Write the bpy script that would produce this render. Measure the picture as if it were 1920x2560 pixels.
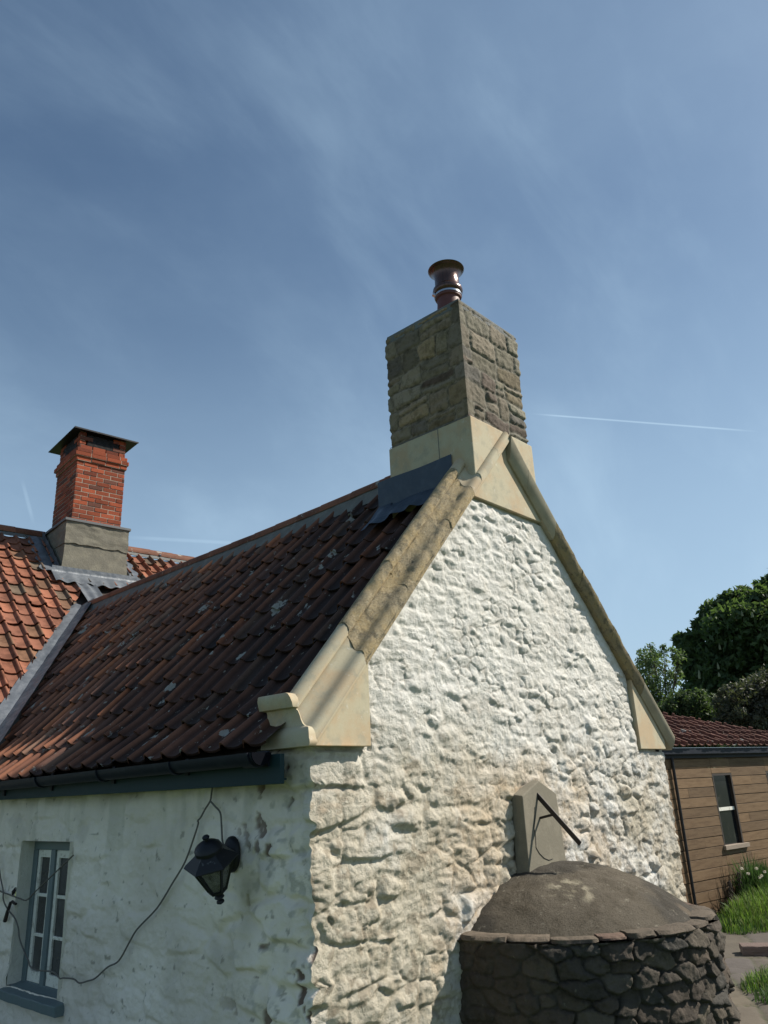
import bpy, bmesh, math, random
import numpy as np
from mathutils import Vector, Matrix
R = math.radians
scene = bpy.context.scene
for o in list(bpy.data.objects): bpy.data.objects.remove(o)
COL = scene.collection
random.seed(7)

# ------------------------------------------------------------------ camera
CAM = np.array((-2.94, -3.283, -0.232))
FWD = np.array((.697, .633, .337)); RIGHT = np.array((.683, -.729, -.043)); UP = np.array((-.219, -.26, .941))
cam_d = bpy.data.cameras.new('camera'); cam = bpy.data.objects.new('camera', cam_d); COL.objects.link(cam)
f_ = Vector(FWD).normalized(); r_ = Vector(RIGHT); r_ = (r_ - f_ * r_.dot(f_)).normalized(); u_ = r_.cross(f_)
cam.matrix_world = Matrix(((r_.x, u_.x, -f_.x, CAM[0]), (r_.y, u_.y, -f_.y, CAM[1]), (r_.z, u_.z, -f_.z, CAM[2]), (0, 0, 0, 1)))
cam_d.sensor_fit = 'HORIZONTAL'; cam_d.sensor_width = 36; cam_d.lens = 1929.1 / 1920 * 36
cam_d.clip_start = .05; cam_d.clip_end = 3000
scene.camera = cam

# ------------------------------------------------------------------ light
SUN = Vector((.875, -.665, 1.0)).normalized()
SKY_STRENGTH = .050
EXPOSURE = .52
scene.view_settings.view_transform = 'Standard'; scene.view_settings.look = 'None'
scene.view_settings.exposure = EXPOSURE; scene.view_settings.gamma = 1
sd = bpy.data.lights.new('sun', 'SUN'); so = bpy.data.objects.new('sun', sd); COL.objects.link(so)
sd.energy = 5.0; sd.angle = R(.5); sd.color = (1.0, .93, .82)
so.rotation_euler = SUN.to_track_quat('Z', 'Y').to_euler(); so.location = (8, -8, 12)

world = bpy.data.worlds.new('World'); scene.world = world; world.use_nodes = True
wt = world.node_tree; wn = wt.nodes; wl = wt.links
for n in list(wn): wn.remove(n)
def wnode(t, **k):
    n = wn.new(t)
    for a, b in k.items(): setattr(n, a, b)
    return n
wo = wnode('ShaderNodeOutputWorld'); bg = wnode('ShaderNodeBackground'); wl.new(bg.outputs[0], wo.inputs[0])
bg.inputs[1].default_value = SKY_STRENGTH
sky = wnode('ShaderNodeTexSky'); sky.sky_type = 'NISHITA'; sky.sun_disc = False
sky.sun_elevation = math.asin(SUN.z); sky.sun_rotation = math.atan2(SUN.x, SUN.y)
sky.air_density = 1.0; sky.dust_density = .6; sky.ozone_density = 1.6; sky.altitude = 60
tc = wnode('ShaderNodeTexCoord')
def wmath(op, a, b=None, c=None, clamp=False):
    n = wnode('ShaderNodeMath', operation=op); n.use_clamp = clamp
    for i, v in enumerate((a, b, c)):
        if v is None: continue
        if isinstance(v, (int, float)): n.inputs[i].default_value = v
        else: wl.new(v, n.inputs[i])
    return n.outputs[0]
def wdot(vec):
    n = wnode('ShaderNodeVectorMath', operation='DOT_PRODUCT'); wl.new(tc.outputs['Generated'], n.inputs[0]); n.inputs[1].default_value = vec
    return n.outputs['Value']
def cloud(scale, stretch, lo, hi, seed, det=6, dist=.6, rot=(0, 0, 0)):
    mp = wnode('ShaderNodeMapping'); mp.inputs['Scale'].default_value = stretch; mp.inputs['Location'].default_value = seed; mp.inputs['Rotation'].default_value = rot
    wl.new(tc.outputs['Generated'], mp.inputs[0])
    nz = wnode('ShaderNodeTexNoise'); nz.inputs['Scale'].default_value = scale; nz.inputs['Detail'].default_value = det
    nz.inputs['Roughness'].default_value = .55; nz.inputs['Distortion'].default_value = dist
    wl.new(mp.outputs[0], nz.inputs['Vector'])
    mr = wnode('ShaderNodeMapRange'); mr.interpolation_type = 'SMOOTHSTEP'
    mr.inputs['From Min'].default_value = lo; mr.inputs['From Max'].default_value = hi
    wl.new(nz.outputs[0], mr.inputs['Value'])
    return mr.outputs[0]
c1 = cloud(1.5, (1, 1, 1.8), .38, .80, (3.1, .4, 1.7), det=7, dist=.15, rot=(.3, .2, .5))
c2 = cloud(4.2, (.7, 2.6, 1.6), .40, .86, (.3, 5.2, 2.2), det=12, dist=.30, rot=(.5, -.5, .35))
c3 = cloud(1.0, (1, 1, 1), .40, .62, (7.7, 1.1, 4.0), det=3)
cl = wmath('MULTIPLY_ADD', c2, wmath('MULTIPLY_ADD', c3, .11, .04), wmath('MULTIPLY_ADD', c1, .14, .03))
def contrail(a, b, width, amp, fade):
    a = Vector(a).normalized(); b = Vector(b).normalized(); n = a.cross(b).normalized(); m = (a + b).normalized(); t = (b - a).normalized()
    L = (b - a).length / 2
    d = wmath('ABSOLUTE', wdot(n)); s = wdot(t)
    side = wnode('ShaderNodeMapRange'); side.interpolation_type = 'SMOOTHSTEP'
    wl.new(d, side.inputs['Value']); side.inputs['From Min'].default_value = width; side.inputs['From Max'].default_value = width * .2
    ends = wnode('ShaderNodeMapRange'); ends.interpolation_type = 'SMOOTHSTEP'
    wl.new(wmath('ABSOLUTE', s), ends.inputs['Value']); ends.inputs['From Min'].default_value = L; ends.inputs['From Max'].default_value = L * (1 - fade)
    front = wmath('GREATER_THAN', wdot(m), 0.5)
    return wmath('MULTIPLY', wmath('MULTIPLY', side.outputs[0], ends.outputs[0]), wmath('MULTIPLY', front, amp))
TR = [((.776, .453, .438), (.902, .223, .370), .0015, .34, .35), ((.44, .845, .304), (.592, .748, .300), .0032, .13, .6),
      ((.331, .872, .362), (.357, .882, .308), .0030, .13, .7)]
for a_ in TR: cl = wmath('ADD', cl, contrail(*a_))
# thin veil of high cloud, thicker towards the sun and the horizon
glow = wnode('ShaderNodeMapRange'); glow.interpolation_type = 'SMOOTHSTEP'; wl.new(wdot(tuple(SUN)), glow.inputs['Value'])
glow.inputs['From Min'].default_value = .05; glow.inputs['From Max'].default_value = 1.05; glow.inputs['To Max'].default_value = .20
hz_ = wnode('ShaderNodeMapRange'); hz_.interpolation_type = 'SMOOTHSTEP'; wl.new(wdot((0, 0, 1)), hz_.inputs['Value'])
hz_.inputs['From Min'].default_value = .70; hz_.inputs['From Max'].default_value = .10; hz_.inputs['To Max'].default_value = .56
cl = wmath('ADD', wmath('ADD', cl, glow.outputs[0]), hz_.outputs[0]); cl = wmath('MINIMUM', cl, .9)
wm = wnode('ShaderNodeMix', data_type='RGBA'); wl.new(cl, wm.inputs['Factor'])
hs = wnode('ShaderNodeHueSaturation'); hs.inputs['Saturation'].default_value = 1.14; hs.inputs['Value'].default_value = 1.24; hs.inputs['Hue'].default_value = .498
wl.new(sky.outputs[0], hs.inputs['Color']); wl.new(hs.outputs[0], wm.inputs['A'])
wm.inputs['B'].default_value = (7.0, 9.7, 12.2, 1)
wl.new(wm.outputs['Result'], bg.inputs[0])

# ------------------------------------------------------------------ numpy noise
def _h(ix, iy, s):
    v = np.sin(ix * 127.1 + iy * 311.7 + s * 74.7) * 43758.5453
    return v - np.floor(v)
def vn(x, y, s=0.):
    x = np.asarray(x, float); y = np.asarray(y, float)
    ix = np.floor(x); iy = np.floor(y); fx = x - ix; fy = y - iy
    fx = fx * fx * (3 - 2 * fx); fy = fy * fy * (3 - 2 * fy)
    return (_h(ix, iy, s) * (1 - fx) + _h(ix + 1, iy, s) * fx) * (1 - fy) + (_h(ix, iy + 1, s) * (1 - fx) + _h(ix + 1, iy + 1, s) * fx) * fy
def fbm(x, y, s=0., o=4, g=.5):
    a = 1.; t = 0.; r = 0.
    for k in range(o):
        r = r + a * vn(x * 2 ** k, y * 2 ** k, s + k * 3.3); t += a; a *= g
    return r / t
def sst(a, b, x):
    t = np.clip((x - a) / (b - a), 0, 1); return t * t * (3 - 2 * t)

def rubble(U, V, seed, ch=(.12, .22), sw=(.16, .42), warp=.03, wscale=3., corner=.035, quoin=None, slope=0.):
    """coursed rubble: returns distance to joint, three per-stone randoms, offsets inside the stone"""
    rg = np.random.RandomState(seed)
    Uw = U + warp * 2 * (fbm(U * wscale, V * wscale, seed) - .5) + warp * .5 * (vn(U * 14, V * 14, seed + 5) - .5)
    Vw = V + slope * U + warp * 2 * (fbm(U * wscale * .8 + 9, V * wscale + 4, seed + 1) - .5) + warp * .5 * (vn(U * 13, V * 15, seed + 6) - .5)
    v0, v1 = Vw.min() - .3, Vw.max() + .3
    b = [v0]
    while b[-1] < v1: b.append(b[-1] + rg.uniform(*ch))
    b = np.array(b); ci = np.clip(np.searchsorted(b, Vw) - 1, 0, len(b) - 2)
    d = np.zeros_like(U); R1 = np.zeros_like(U); R2 = np.zeros_like(U); R3 = np.zeros_like(U); OU = np.zeros_like(U); OV = np.zeros_like(U)
    u0, u1 = Uw.min() - .5, Uw.max() + .5
    for k in range(len(b) - 1):
        m = ci == k
        if not m.any(): continue
        s = [u0 - rg.uniform(0, .4)]
        if quoin is not None: s = [u0 - .5, quoin, quoin + rg.uniform(.2, .55)]
        while s[-1] < u1: s.append(s[-1] + rg.uniform(*sw))
        s = np.array(s); si = np.clip(np.searchsorted(s, Uw[m]) - 1, 0, len(s) - 2)
        n = len(s) - 1
        ra, rb, rc = rg.rand(n), rg.rand(n), rg.rand(n)
        split = rg.rand(n) < .28; sp = rg.uniform(.35, .65, n)
        lo = np.full(si.shape, b[k]); hi = np.full(si.shape, b[k + 1])
        mid = b[k] + (b[k + 1] - b[k]) * sp[si]
        up = split[si] & (Vw[m] > mid); dn = split[si] & ~up
        lo = np.where(up, mid, lo); hi = np.where(dn, mid, hi)
        cu = (s[si] + s[si + 1]) / 2; hu = (s[si + 1] - s[si]) / 2; cv = (lo + hi) / 2; hv = (hi - lo) / 2
        au = hu - np.abs(Uw[m] - cu); av = hv - np.abs(Vw[m] - cv)
        c = corner; qx = np.maximum(c - au, 0); qy = np.maximum(c - av, 0)
        dd = np.where((qx > 0) & (qy > 0), c - np.hypot(qx, qy), np.minimum(au, av))
        d[m] = dd
        R1[m] = np.where(up, (ra[si] + .37) % 1, ra[si]); R2[m] = np.where(up, (rb[si] + .61) % 1, rb[si]); R3[m] = np.where(up, (rc[si] + .23) % 1, rc[si])
        OU[m] = (Uw[m] - cu) / hu; OV[m] = (Vw[m] - cv) / hv
    return d, R1, R2, R3, OU, OV

def cells(U, V, seed, su=.24, sv=.13, ju=.8, jv=.5, warp=.03, lean=0.):
    """irregular random rubble: edge distance and per-stone randoms from staggered cells"""
    U0 = U + warp * 2 * (fbm(U * 3, V * 3, seed) - .5) + warp * .7 * (fbm(U * 12, V * 12, seed + 5, 3) - .5)
    V0 = V + lean * U + warp * 1.6 * (fbm(U * 2.4 + 9, V * 3 + 4, seed + 1) - .5) + warp * .6 * (fbm(U * 13, V * 13, seed + 6, 3) - .5)
    a = U0 / su; b = V0 / sv; ib = np.floor(b); F1 = np.full(U.shape, 9.); F2 = np.full(U.shape, 9.)
    ID = np.zeros(U.shape); OU = np.zeros(U.shape); OV = np.zeros(U.shape); ID2 = np.zeros(U.shape); ID3 = np.zeros(U.shape)
    for dj in (-1, 0, 1):
        jb = ib + dj; sh = _h(jb, jb * 0 + 3, seed) ; wdt = .65 + .9 * _h(jb, jb * 0 + 8, seed + 2); aa = a / wdt + sh; ia = np.floor(aa)
        for di in (-2, -1, 0, 1, 2):
            ja = ia + di; px = (ja + .5 + (_h(ja, jb, seed) - .5) * ju); py = jb + .5 + (_h(ja, jb, seed + 9) - .5) * jv
            sz = .75 + .5 * _h(ja, jb, seed + 4)
            dx_ = (aa - px) * wdt; dy_ = b - py
            d = (np.abs(dx_) ** 2.6 + np.abs(dy_) ** 2.6) ** (1 / 2.6) / sz
            m = d < F1; F2 = np.where(m, F1, np.minimum(F2, d)); ID = np.where(m, _h(ja, jb, seed + 11), ID); ID2 = np.where(m, _h(ja, jb, seed + 12), ID2); ID3 = np.where(m, _h(ja, jb, seed + 13), ID3)
            OU = np.where(m, dx_, OU); OV = np.where(m, dy_, OV); F1 = np.where(m, d, F1)
    return F2 - F1, ID, ID2, ID3, OU * 2, OV * 2, F1
def craggy(X, Z, s, f=8):
    r = 1 - 2 * np.abs(fbm(X * f, Z * f * 1.25, s, 4, .55) - .5); return r - .8
# ------------------------------------------------------------------ materials
MATS = {}
def mat(name, color=(.5, .5, .5), rough=.8, metal=0., noise=None, bump=None, attr=False, spec=.5, lichen=None, attrmul=False, alpha=None, coat=0., stretch=(1, 1, 1), wave=None, rnoise=None):
    if name in MATS: return MATS[name]
    m = bpy.data.materials.new(name); m.use_nodes = True; t = m.node_tree; n = t.nodes; l = t.links
    p = n['Principled BSDF']; p.inputs['Roughness'].default_value = rough; p.inputs['Metallic'].default_value = metal
    p.inputs['Specular IOR Level'].default_value = spec; p.inputs['Coat Weight'].default_value = coat
    if alpha is not None: p.inputs['Alpha'].default_value = alpha
    c = n.new('ShaderNodeTexCoord'); mp = n.new('ShaderNodeMapping'); mp.inputs['Scale'].default_value = stretch; l.new(c.outputs['Object'], mp.inputs[0]); co = mp.outputs[0]
    def mix(fac, a, b, mode='MIX'):
        x = n.new('ShaderNodeMix'); x.data_type = 'RGBA'; x.blend_type = mode
        for s, v in (('Factor', fac), ('A', a), ('B', b)):
            if isinstance(v, (tuple, list)): x.inputs[s].default_value = tuple(v) + ((1,) if len(v) == 3 else ())
            elif isinstance(v, (int, float)): x.inputs[s].default_value = v
            else: l.new(v, x.inputs[s])
        return x.outputs['Result']
    def nz(scale, det=6, rgh=.6, dis=0.):
        x = n.new('ShaderNodeTexNoise'); x.inputs['Scale'].default_value = scale; x.inputs['Detail'].default_value = det
        x.inputs['Roughness'].default_value = rgh; x.inputs['Distortion'].default_value = dis; l.new(co, x.inputs['Vector']); return x.outputs[0]
    def ramp(src, lo, hi):
        x = n.new('ShaderNodeMapRange'); x.interpolation_type = 'SMOOTHSTEP'; l.new(src, x.inputs['Value'])
        x.inputs['From Min'].default_value = lo; x.inputs['From Max'].default_value = hi; return x.outputs[0]
    if attr:
        at = n.new('ShaderNodeAttribute'); at.attribute_name = 'Col'; cur = at.outputs['Color']
    else:
        cur = tuple(color) + (1,)
    for (sc, lo, hi, cc, amt, *kw) in (noise or []):
        fac = ramp(nz(sc, *(kw or [])), lo, hi)
        mm = n.new('ShaderNodeMath'); mm.operation = 'MULTIPLY'; l.new(fac, mm.inputs[0]); mm.inputs[1].default_value = amt
        mode = 'MIX'
        if len(cc) == 4 and cc[3] == 'm': mode = 'MULTIPLY'; cc = cc[:3]
        cur = mix(mm.outputs[0], cur, cc, mode)
    if isinstance(cur, tuple): p.inputs['Base Color'].default_value = cur
    else: l.new(cur, p.inputs['Base Color'])
    if rnoise:
        rr = n.new('ShaderNodeMapRange'); l.new(nz(rnoise[0]), rr.inputs['Value']); rr.inputs['From Min'].default_value = .3; rr.inputs['From Max'].default_value = .7
        rr.inputs['To Min'].default_value = rnoise[1]; rr.inputs['To Max'].default_value = rnoise[2]; l.new(rr.outputs[0], p.inputs['Roughness'])
    prev = None
    for (sc, st, dist, *kw) in (bump or []):
        b = n.new('ShaderNodeBump'); b.inputs['Strength'].default_value = st; b.inputs['Distance'].default_value = dist
        l.new(nz(sc, *(kw or [])), b.inputs['Height'])
        if prev: l.new(prev, b.inputs['Normal'])
        prev = b.outputs[0]
    if wave:
        w = n.new('ShaderNodeTexWave'); w.inputs['Scale'].default_value = wave[0]; w.inputs['Distortion'].default_value = wave[2]; w.bands_direction = wave[3]
        l.new(co, w.inputs['Vector']); b = n.new('ShaderNodeBump'); b.inputs['Strength'].default_value = .6; b.inputs['Distance'].default_value = wave[1]; l.new(w.outputs['Fac'], b.inputs['Height'])
        if prev: l.new(prev, b.inputs['Normal'])
        prev = b.outputs[0]
    if prev: l.new(prev, p.inputs['Normal'])
    MATS[name] = m; return m

# ------------------------------------------------------------------ mesh helpers
def tag(o, label=None, cat=None, group=None, kind=None):
    if label: o['label'] = label
    if cat: o['category'] = cat
    if group: o['group'] = group
    if kind: o['kind'] = kind
    return o
def empty(name, loc=(0, 0, 0), rz=0., **k):
    o = bpy.data.objects.new(name, None); COL.objects.link(o); o.location = loc; o.rotation_euler = (0, 0, rz); o.empty_display_size = .1
    return tag(o, **k)
def raw(name, V, F, m, parent=None, smooth=False, col=None, sharp=None):
    me = bpy.data.meshes.new(name); me.from_pydata([tuple(map(float, v)) for v in V], [], [tuple(map(int, f)) for f in F])
    return fin(name, me, m, parent, smooth, col, sharp)
def fin(name, me, m, parent, smooth, col=None, sharp=None):
    me.validate(); me.materials.append(m)
    if smooth: me.polygons.foreach_set('use_smooth', [True] * len(me.polygons))
    if sharp and smooth: me.set_sharp_from_angle(angle=R(sharp))
    if col is not None:
        a = me.color_attributes.new('Col', 'FLOAT_COLOR', 'POINT'); c = np.ones((len(me.vertices), 4), dtype=np.float32); c[:, :3] = np.asarray(col).reshape(-1, 3)[:len(me.vertices)]
        a.data.foreach_set('color', c.ravel())
    me.update(); o = bpy.data.objects.new(name, me); COL.objects.link(o)
    if parent is not None:
        o.parent = parent
    return o
def grid(name, P, m, parent=None, col=None, keep=None, flip=False, smooth=True):
    ny, nx = P.shape[:2]; idx = np.arange(ny * nx).reshape(ny, nx)
    q = np.stack([idx[:-1, :-1], idx[:-1, 1:], idx[1:, 1:], idx[1:, :-1]], -1).reshape(-1, 4)
    if flip: q = q[:, ::-1]
    if keep is not None: q = q[keep.reshape(-1)]
    used = np.unique(q); rm = -np.ones(ny * nx, int); rm[used] = np.arange(len(used)); q = rm[q]; V = P.reshape(-1, 3)[used]
    me = bpy.data.meshes.new(name); me.vertices.add(len(V)); me.vertices.foreach_set('co', V.ravel())
    me.loops.add(q.size); me.loops.foreach_set('vertex_index', q.ravel().astype(np.int32)); me.polygons.add(len(q))
    me.polygons.foreach_set('loop_start', np.arange(0, q.size, 4, dtype=np.int32)); me.polygons.foreach_set('loop_total', np.full(len(q), 4, dtype=np.int32))
    me.update(calc_edges=True)
    return fin(name, me, m, parent, smooth, None if col is None else col.reshape(-1, 3)[used])
class MB:
    def __init__(s): s.V = []; s.F = []; s.C = []
    def add(s, V, F, c=None):
        k = len(s.V); s.V += [tuple(v) for v in V]; s.F += [tuple(i + k for i in f) for f in F]
        s.C += [c if c is not None else (.5, .5, .5)] * len(V); return s
    def box(s, a, b, c=None):
        x0, y0, z0 = a; x1, y1, z1 = b
        V = [(x0, y0, z0), (x1, y0, z0), (x1, y1, z0), (x0, y1, z0), (x0, y0, z1), (x1, y0, z1), (x1, y1, z1), (x0, y1, z1)]
        return s.add(V, [(0, 3, 2, 1), (4, 5, 6, 7), (0, 1, 5, 4), (1, 2, 6, 5), (2, 3, 7, 6), (3, 0, 4, 7)], c)
    def hexa(s, V, c=None): return s.add(V, [(0, 3, 2, 1), (4, 5, 6, 7), (0, 1, 5, 4), (1, 2, 6, 5), (2, 3, 7, 6), (3, 0, 4, 7)], c)
    def bar(s, p, q, w, h, upv=(0, 0, 1), c=None):
        p = Vector(p); q = Vector(q); d = (q - p).normalized(); u = Vector(upv); sd_ = d.cross(u).normalized(); u = sd_.cross(d)
        V = []
        for e in (p, q):
            for a, b in ((-1, -1), (1, -1), (1, 1), (-1, 1)): V.append(e + sd_ * a * w / 2 + u * b * h / 2)
        return s.add(V, [(0, 1, 2, 3), (7, 6, 5, 4), (0, 4, 5, 1), (1, 5, 6, 2), (2, 6, 7, 3), (3, 7, 4, 0)], c)
    def tube(s, pts, r, n=8, c=None):
        pts = [Vector(p) for p in pts]; k0 = len(s.V); V = []; F = []
        rs = r if isinstance(r, (list, tuple)) else [r] * len(pts)
        for i, p in enumerate(pts):
            d = (pts[min(i + 1, len(pts) - 1)] - pts[max(i - 1, 0)]).normalized()
            a = d.orthogonal().normalized() if i == 0 else (pa - d * pa.dot(d)).normalized()
            pa = a; b = d.cross(a)
            for j in range(n):
                t = 2 * math.pi * j / n; V.append(p + (a * math.cos(t) + b * math.sin(t)) * rs[i])
        for i in range(len(pts) - 1):
            for j in range(n):
                F.append((i * n + j, i * n + (j + 1) % n, (i + 1) * n + (j + 1) % n, (i + 1) * n + j))
        F.append(tuple(range(n - 1, -1, -1))); F.append(tuple((len(pts) - 1) * n + j for j in range(n)))
        return s.add(V, F, c)
    def lathe(s, prof, n=24, c0=(0, 0, 0), cap=True, rot=0., c=None):
        V = []; F = []
        for r, z in prof:
            for j in range(n):
                t = 2 * math.pi * j / n + rot; V.append((c0[0] + r * math.cos(t), c0[1] + r * math.sin(t), c0[2] + z))
        for i in range(len(prof) - 1):
            for j in range(n): F.append((i * n + j, i * n + (j + 1) % n, (i + 1) * n + (j + 1) % n, (i + 1) * n + j))
        if cap: F.append(tuple(range(n - 1, -1, -1))); F.append(tuple((len(prof) - 1) * n + j for j in range(n)))
        return s.add(V, F, c)
    def prism(s, poly, y0, y1, c=None):
        """poly in x,z ; extruded in y"""
        n = len(poly); V = [(x, y0, z) for x, z in poly] + [(x, y1, z) for x, z in poly]
        F = [tuple(range(n - 1, -1, -1)), tuple(range(n, 2 * n))] + [(i, (i + 1) % n, n + (i + 1) % n, n + i) for i in range(n)]
        return s.add(V, F, c)
    def build(s, name, m, parent=None, smooth=False, bevel=0., sharp=35, segs=2):
        me = bpy.data.meshes.new(name); me.from_pydata([tuple(map(float, v)) for v in s.V], [], s.F)
        bm = bmesh.new(); bm.from_mesh(me)
        bmesh.ops.recalc_face_normals(bm, faces=bm.faces); bm.to_mesh(me); bm.free()
        o = fin(name, me, m, parent, smooth, s.C, sharp)
        if bevel: 
            b = o.modifiers.new('bevel', 'BEVEL'); b.width = bevel; b.segments = segs; b.limit_method = 'ANGLE'; b.angle_limit = R(40)
        return o

# ------------------------------------------------------------------ palette
M_lime = mat('limewash', attr=True, rough=.92, spec=.25, noise=[(7, .50, .72, (.88, .85, .78, 'm'), .5), (45, .58, .75, (.80, .77, .70, 'm'), .35)],
             bump=[(14, .8, .022, 5, .65), (48, .9, .011, 6, .75), (170, .6, .004, 3, .7)])
M_lime_side = mat('limewash_side', attr=True, rough=.9, spec=.25, noise=[(5, .5, .75, (.9, .89, .86, 'm'), .4), (30, .56, .72, (.80, .77, .70, 'm'), .35, 7, .7)],
                  bump=[(10, .8, .022, 5, .65), (42, .8, .008, 6, .72), (140, .5, .003)])
M_ash = mat('ashlar_stone', (.43, .385, .275), rough=.85, spec=.3, noise=[(3.2, .42, .62, (.43, .315, .195), .75, 5), (9, .5, .66, (.30, .285, .22), .6, 7, .65), (22, .60, .70, (.55, .53, .46), .5, 6, .7), (90, .5, .7, (.86, .84, .8, 'm'), .5)],
            bump=[(150, .25, .002, 4, .7), (8, .15, .004)])
M_ash2 = mat('shaded_ashlar', (.33, .30, .225), rough=.9, spec=.25, noise=[(5, .42, .66, (.25, .22, .16), .7, 7), (16, .5, .7, (.38, .33, .24), .5, 6)], bump=[(120, .3, .003), (8, .2, .006)])  # darker copy of the ashlar, shade of the right rake put into its colour
M_old2 = mat('shaded_weathered_stone', (.24, .20, .13), rough=.95, spec=.2, noise=[(6, .42, .66, (.32, .25, .12), .7), (14, .5, .62, (.10, .09, .07), .7, 9, .75)], bump=[(38, .9, .018, 6, .75), (110, .7, .006, 5, .75)])  # darker copy of the weathered stone, right rake shade in the colour
M_old = mat('weathered_stone', (.36, .295, .19), rough=.95, spec=.2, noise=[(5, .40, .64, (.45, .34, .18), .8), (9, .50, .62, (.13, .115, .085), .7, 9, .8), (48, .54, .66, (.09, .08, .06), .55, 7, .75), (70, .5, .64, (.52, .46, .34), .45, 6, .7)],
            bump=[(38, 1.0, .020, 6, .75), (120, .9, .008, 5, .8), (10, .4, .012)])
M_chst = mat('chimney_rubble', attr=True, rough=.95, spec=.2, noise=[(14, .46, .62, (.45, .44, .40, 'm'), .65, 9, .75), (40, .55, .7, (1.35, 1.3, 1.2, 'm'), .5, 6, .7), (5, .5, .75, (.7, .75, .68, 'm'), .5)],
             bump=[(28, .6, .012, 6, .7), (100, .7, .005, 5, .75)])
M_oven = mat('oven_rubble', attr=True, rough=.9, spec=.3, noise=[(12, .48, .68, (.4, .42, .42, 'm'), .7, 8, .7), (26, .62, .72, (.24, .22, .16), .45, 7, .7), (60, .60, .72, (1.7, 1.6, 1.4, 'm'), .5, 6, .7)],
             bump=[(16, .8, .02, 6, .7), (70, .8, .007, 5, .75)])
M_dome = mat('dome_render', attr=True, rough=.95, spec=.2, noise=[(14, .58, .66, (.26, .24, .19), .55, 9, .75), (6, .42, .68, (.62, .60, .56, 'm'), .8, 8, .65), (22, .60, .72, (1.35, 1.25, 1.05, 'm'), .5, 7, .7), (95, .54, .64, (.5, .5, .5, 'm'), .6)],
             bump=[(55, .9, .010, 6, .75), (12, .5, .015), (160, .6, .003)])
M_tile = mat('old_pantile', attr=True, rough=.75, spec=.3, noise=[(5, .45, .7, (.50, .42, .38, 'm'), .7, 7, .65), (24, .52, .70, (.45, .4, .38, 'm'), .5, 6, .7), (7, .628, .648, (.29, .29, .26), .85, 9, .66), (26, .64, .68, (.34, .33, .28), .7, 7, .65)],
             bump=[(45, .35, .006, 6, .7)], stretch=(.5, 1, .5))
M_tile2 = mat('orange_pantile', attr=True, rough=.8, spec=.3, noise=[(5, .46, .64, (.50, .46, .42, 'm'), .75, 8, .65), (2.2, .55, .68, (.55, .55, .5, 'm'), .6, 5), (30, .62, .72, (.38, .33, .25), .5, 7, .7), (14, .55, .7, (.7, .62, .56, 'm'), .5, 6, .7)],
              bump=[(50, .3, .005, 6, .7)])
M_lead = mat('lead_sheet', (.105, .118, .135), rough=.5, metal=.25, spec=.5, noise=[(6, .42, .7, (.18, .195, .215), .7), (30, .5, .7, (.7, .75, .8, 'm'), .5)], bump=[(8, .5, .02, 4, .5), (60, .25, .003)], rnoise=(14, .32, .62))
M_leadd = mat('dark_lead', (.030, .046, .068), rough=.5, metal=.2, noise=[(10, .45, .7, (.050, .070, .095), .7), (40, .5, .7, (.7, .7, .7, 'm'), .4)], bump=[(9, .6, .02, 4, .5)])
M_mortar = mat('grey_mortar', (.13, .133, .128), rough=.95, noise=[(8, .45, .7, (.19, .195, .185), .7), (40, .5, .7, (.13, .13, .12), .5)], bump=[(30, .7, .015, 6, .7)])
M_brick = mat('red_brick', attr=True, rough=.85, spec=.25, noise=[(18, .5, .72, (.62, .56, .52, 'm'), .6, 7, .65), (60, .55, .72, (1.25, 1.1, 1.0, 'm'), .5)], bump=[(55, .6, .006, 6, .7)])
M_brm = mat('brick_mortar', (.31, .25, .20), rough=.95, noise=[(20, .4, .7, (.28, .23, .18), .7)], bump=[(90, .6, .004)])
M_conc = mat('grey_render', (.150, .140, .112), rough=.95, noise=[(7, .42, .68, (.21, .195, .15), .7), (16, .55, .7, (.12, .115, .09), .7, 8, .7), (60, .66, .72, (.5, .48, .38), .6)], bump=[(35, .6, .01, 6, .7)])
M_slate = mat('slate', (.11, .115, .12), rough=.7, bump=[(30, .3, .004)])
M_black = mat('black_metal', (.008, .009, .012), rough=.5, spec=.35, noise=[(22, .62, .68, (.10, .11, .12), .5)])
M_navy = mat('navy_gutter', (.007, .010, .019), rough=.55, spec=.25, noise=[(12, .5, .75, (.02, .026, .036), .6)])
M_teal = mat('teal_paint', (.125, .165, .175), rough=.6, noise=[(14, .48, .7, (.10, .16, .165), .6), (30, .62, .68, (.10, .12, .12), .6, 8, .7)], bump=[(40, .3, .003)])
M_navyd = mat('dull_navy', (.004, .005, .008), rough=.95, spec=.05)
M_teald = mat('dark_teal_fascia', (.010, .030, .038), rough=.6, spec=.25, noise=[(5, .45, .7, (.015, .038, .044), .6)], bump=[(20, .2, .004)])
M_wpaint = mat('flaking_white_paint', (.70, .69, .62), rough=.6, noise=[(16, .54, .62, (.24, .21, .16), .55, 8, .7), (50, .6, .66, (.12, .10, .08), .6, 7, .7)], bump=[(45, .4, .003)])
M_glass = mat('old_glass', (.045, .045, .045), rough=.12, spec=.5, noise=[(3, .4, .7, (.09, .09, .09), .6)], bump=[(3, .15, .02)])
M_glassd = mat('dark_glass', (.012, .014, .016), rough=.1, spec=.35, noise=[(6, .5, .7, (.05, .05, .045), .6)])
M_curtain = mat('grey_curtain', (.11, .11, .11), rough=.9)
M_pot = mat('glazed_pot', (.105, .034, .030), rough=.55, spec=.4, noise=[(20, .5, .7, (.13, .05, .045), .5)])
M_cowl = mat('brown_metal_cowl', (.105, .052, .042), rough=.24, metal=.55, spec=.6, noise=[(9, .4, .7, (.035, .03, .026), .6)], bump=[(12, .25, .006)], stretch=(6, 6, .5))
M_steel = mat('steel_band', (.45, .47, .5), rough=.25, metal=.9)
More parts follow.
